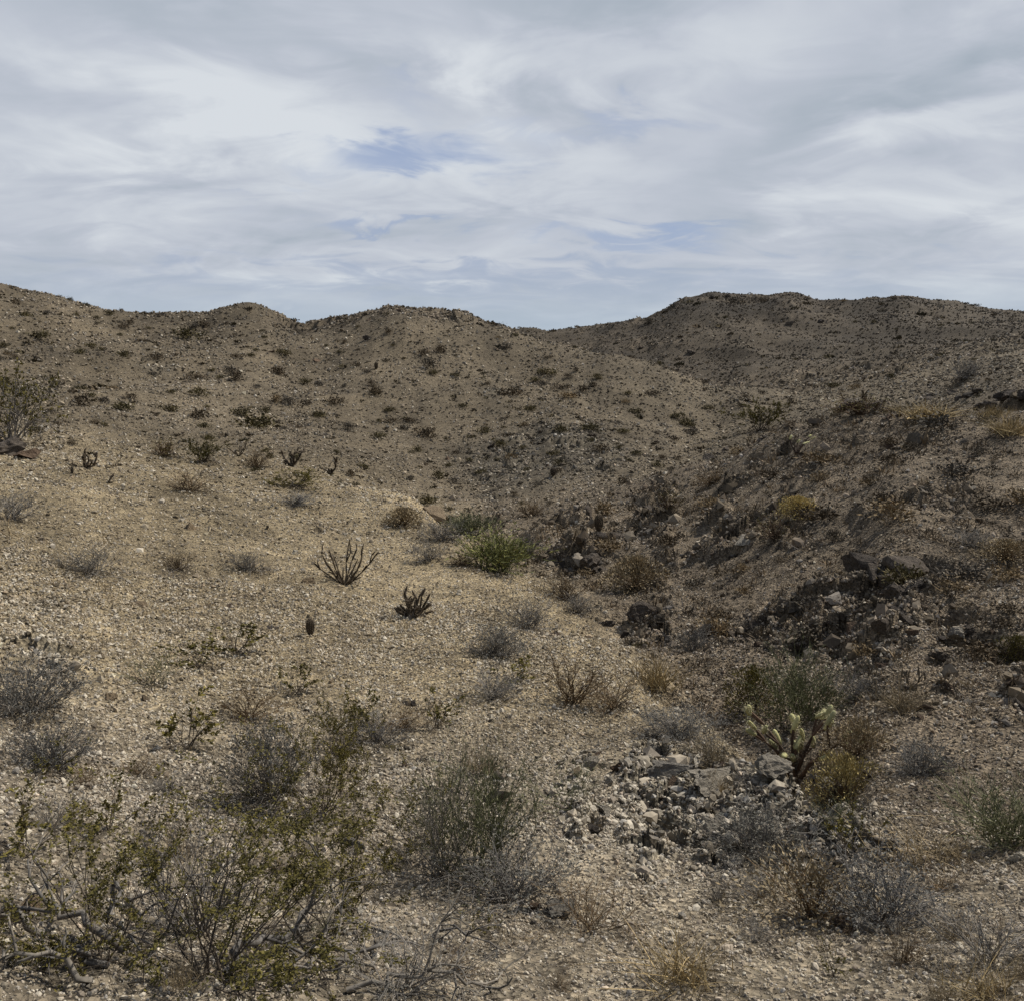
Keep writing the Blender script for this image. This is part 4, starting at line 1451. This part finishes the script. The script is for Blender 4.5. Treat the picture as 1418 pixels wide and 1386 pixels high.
# ------------------------------------------------------------------ shrubs dotting the hills
SCRUB = {}
for key, mat, n in (('olive', 'olive_far', 150), ('brown', 'brown_far', 130), ('grey', 'grey_far', 140), ('tan', 'tan_far', 130)):
    SCRUB[key] = [scrub_mesh('shrub', mat, n * 2, U(.5, .75), .11, 50 + i) for i in range(5)]
items = []
KNOWN = [(30, 580, 0), (50, 468, 26), (68, 436, 12), (150, 437, 14), (208, 436, 12), (285, 455, 26), (268, 454, 18), (330, 575, 30), (355, 592, 42), (440, 578, 24), (420, 533, 18), (400, 562, 24), (395, 492, 22), (215, 520, 18), (270, 525, 22), (275, 578, 26), (235, 570, 22), (180, 450, 16), (120, 418, 12), (15, 400, 10),
         (97, 418, 14), (170, 455, 18), (260, 470, 30), (320, 520, 22), (385, 520, 24), (595, 606, 34), (522, 608, 20), (520, 545, 24), (775, 600, 22), (820, 598, 32), (710, 548, 34), (755, 518, 26), (790, 552, 26), (668, 600, 20), (640, 565, 16), (560, 595, 16), (590, 492, 20), (700, 484, 16), (690, 470, 10), (950, 590, 26),
         (905, 548, 20), (1050, 470, 0), (620, 725, 20), (480, 595, 20), (465, 560, 24), (540, 570, 18), (860, 600, 18), (880, 630, 18), (690, 620, 18), (735, 570, 18)]
gots = []
for u, v, w in KNOWN:
    if not w:
        continue
    p = at(u, v)
    gots.append((u, v))
    items.append((p, math.dist(p, (0, 0, EYE)), w))
random.seed(21)
more = scatter(185, -.58, .22, 34, 104, lambda X, Y, T, R: .9 * (1 - .4 * rocky(X, Y)) * (.35 + .65 * sstep(-.35, .3, fbm(X / 15, Y / 15, 2, 420))), 12, gots)
more += scatter(36, .12, .58, 75, 190, lambda X, Y, T, R: .5 + 0 * X, 20, gots)
items = [(p, d, w, 'h') for p, d, w in items] + [((x, y, z), r, min(34, 14 * math.exp(random.gauss(0, .33))) * (1 if r < 80 else .75), 'f' if r > 110 or (math.atan2(x, y) > .24) else 'h') for x, y, z, r in more]
tufts = scatter(50, .05, .58, 11, 30, lambda X, Y, T, R: right_side(T, np.log(R)) * .8, 30, list(got))
items += [((x, y, z), r, random.choice([22, 26, 32, 40, 48]), 's') for x, y, z, r in tufts]
done = []
for p, d, w, reg in items:
    key = random.choices(['olive', 'brown', 'grey', 'tan'], [5, 4, 2, .6] if reg != 's' else [1, 3, 3, 4])[0]
    me = random.choice(SCRUB[key])
    o = link('shrub', me, None)
    s = dist_px(w, d) * (1.15 if reg == 's' else 1.12 if d < 92 else .85) / 1.05
    o.location, o.scale, o.rotation_euler = p, (s * U(.9, 1.3), s * U(.9, 1.3), s * U(.65, 1.0)), (0, 0, U(0, 6.28))
    where = {'h': 'shrub', 'f': 'far-off bush', 's': 'low bush'}[reg]
    what = {'olive': 'dark olive ', 'brown': 'brown ', 'grey': 'greyish ', 'tan': 'tan dry '}[key] + where
    done.append((o, p, what, {'h': 'shrubs dotting the near hills', 'f': 'shrubs dotting the far hill', 's': 'shrubs on the slope across the wash'}[reg], w))
settle(done)


# small growth on the near ground
items = []
random.seed(66)
for x, y, z, r in scatter(46, -.6, .6, 2.7, 10, lambda X, Y, T, R: .25 + .75 * sstep(-.2, .4, fbm(X / 2.0, Y / 2.0, 2, 410)), 34, [(a[1], a[2] - a[4] * .3) for a in NEAR_PLANTS]):
    th = math.atan2(x, y)
    k_ = random.choices(['sprig', 'faint', 'brown', 'straw_low', 'grey'], [5, 2, 3, 2, 2] if th < .02 else [1, 1, 4, 5, 4])[0]
    parts = kinds(k_, MAKE[k_], 3, 1.0 if r < 6.5 else 1.2)
    w0, h0 = size_of(parts)
    w_, h_ = U(45, 95), U(24, 52)
    nm_, cat_ = FAMILY[k_]
    what = {'sprig': 'low olive seedling', 'faint': 'thin pale green sprigs', 'brown': 'small brown dry bush', 'straw_low': 'low tan grass tuft', 'grey': 'small grey twigs'}[k_]
    o = place(parts, nm_, (x, y, z), 1.0, what, cat_)
    sw, sh = dist_px(w_, r) / w0, dist_px(h_, r) / h0
    o.scale = (sw, sw, sh)
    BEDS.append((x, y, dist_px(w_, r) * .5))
    items.append((o, (x, y, z), what, 'small plants on the near gravel', w_))
settle(items)


# ------------------------------------------------------------------ growth nobody could count
def many(name, base, n, r0, r1, th0, th1, size_px, ok, tint_of, label, mat, zs=.8, xy=None):
    """Copies of small blade clumps merged into one sheet of growth."""
    BV, BF = base
    th = rng.uniform(th0, th1, n)
    r = np.exp(rng.uniform(math.log(r0), math.log(r1), n))
    x, y = r * np.sin(th), r * np.cos(th)
    if xy is None:
        k = rng.random(n) < ok(x, y, th, r)
        th, r, x, y = th[k], r[k], x[k], y[k]
    else:
        x, y = xy
        r = np.hypot(x, y)
    n = len(r)
    z = height(x, y)
    s = r / FPX * size_px * np.exp(rng.normal(0, .4, n))
    a = rng.uniform(0, 6.283, n)
    R = np.zeros((n, 3, 3))
    R[:, 0, 0], R[:, 0, 1], R[:, 1, 0], R[:, 1, 1], R[:, 2, 2] = np.cos(a), -np.sin(a), np.sin(a), np.cos(a), zs
    V = np.einsum('nij,kj->nki', R, BV) * s[:, None, None] + np.stack([x, y, z], 1)[:, None, :]
    F = BF[None] + (np.arange(n) * len(BV))[:, None, None]
    c = np.repeat(tint_of(n), len(BV), 0)
    o = link(name, mesh_from_arrays(name, V.reshape(-1, 3), F.reshape(-1, 4), c), mat)
    return tag(o, label, name.replace('_', ' '), kind='stuff')


def clump(n, spread, up, W, L=.6):
    mb = MB()
    for _ in range(n):
        d = (dome_dir(5, 85) + Vector((0, 0, up))).normalized()
        mb.leaf(Vector((random.gauss(0, spread), random.gauss(0, spread), -.02)), d, L * U(.5, 1.3), W * U(.6, 1.4))
    return np.array([v[:] for v in mb.v]), np.array(mb.f)


def pal(cols, var=.3):
    cols = np.array(cols)

    def f(n):
        return np.clip(cols[rng.integers(0, len(cols), n)] * rng.uniform(1 - var, 1 + var, (n, 1)), .01, .6)
    return f


random.seed(3)
plain = tinted_material('dry_growth', 14, .8, 1.2)
many('undergrowth', clump(14, .17, .0, .2, .4), 6000, 26, 190, -.6, .6, 6.0, lambda x, y, th, r: .35 + .65 * sstep(-.3, .5, fbm(x / 9, y / 9, 2, 300)), pal([(.07, .056, .032), (.075, .058, .038), (.10, .08, .055), (.06, .05, .03)]), 'tiny dark dry plants speckling the hillsides', plain)
many('dry_grass', clump(14, .25, .3, .024, .7), 17000, 2.2, 18, -.63, .63, 12, lambda x, y, th, r: np.clip(.12 + .9 * sstep(.0, .6, fbm(x / 1.4, y / 1.4, 3, 310) + .45 * sstep(.0, .4, th) * (r < 8)), 0, 1),
     pal([(.25, .19, .11), (.2, .165, .12), (.16, .125, .085), (.28, .22, .14), (.15, .135, .12)]), 'thin dry grass and stubble on the near gravel', plain)
many('twig_litter', clump(4, .4, -.6, .026, .9), 9000, 2.2, 30, -.63, .63, 14, lambda x, y, th, r: np.clip(.15 + .8 * sstep(.1, .6, fbm(x / 1.9, y / 1.9, 3, 320)), 0, 1), pal([(.09, .075, .06), (.14, .12, .10), (.06, .045, .035)]), 'broken twigs and litter lying on the gravel', plain, .35)
many('slope_grass', clump(22, .22, .15, .05, .6), 1500, 9, 30, .0, .63, 16, lambda x, y, th, r: right_side(th, np.log(r)) * .8, pal([(.16, .12, .075), (.12, .095, .065), (.09, .072, .05)]), 'thin brown dry grass growing on the slope across the wash', plain)

many('undergrowth', clump(14, .2, .0, .16, .45), 5200, 8, 32, .0, .63, 7.5, lambda x, y, th, r: right_side(th, np.log(r)) * (.3 + .7 * sstep(-.2, .4, fbm(x / 3, y / 3, 3, 330))), pal([(.05, .042, .032), (.07, .056, .04), (.09, .075, .055), (.12, .098, .07)]), 'tiny dark dry plants on the slope across the wash', plain, .7)
many('leaf_litter', clump(5, .5, -.75, .16, .5), 9000, 2.0, 14, -.63, .5, 7, lambda x, y, th, r: np.clip(.1 + .9 * sstep(-.05, .5, fbm(x / .9, y / .9, 3, 340)), 0, 1) * (1 - .6 * right_side(th, np.log(r))), pal([(.05, .042, .03), (.065, .052, .032), (.045, .038, .03)]), 'dark dead leaves and crumbs between the stones', plain, .3)

bx, by = [], []  # dark litter beneath each plant, its colour standing in for shade
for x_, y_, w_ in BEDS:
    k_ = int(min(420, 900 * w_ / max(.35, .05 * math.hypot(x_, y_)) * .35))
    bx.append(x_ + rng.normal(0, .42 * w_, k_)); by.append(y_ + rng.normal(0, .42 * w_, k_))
many('leaf_litter', clump(6, .5, -.6, .12, .6), 0, 2, 3, 0, 1, 7, None, pal([(.055, .045, .032), (.075, .06, .04), (.045, .038, .03), (.11, .09, .065)]), 'dark dead leaves added under the bushes to deepen their shaded base', plain, .5, (np.concatenate(bx), np.concatenate(by)))
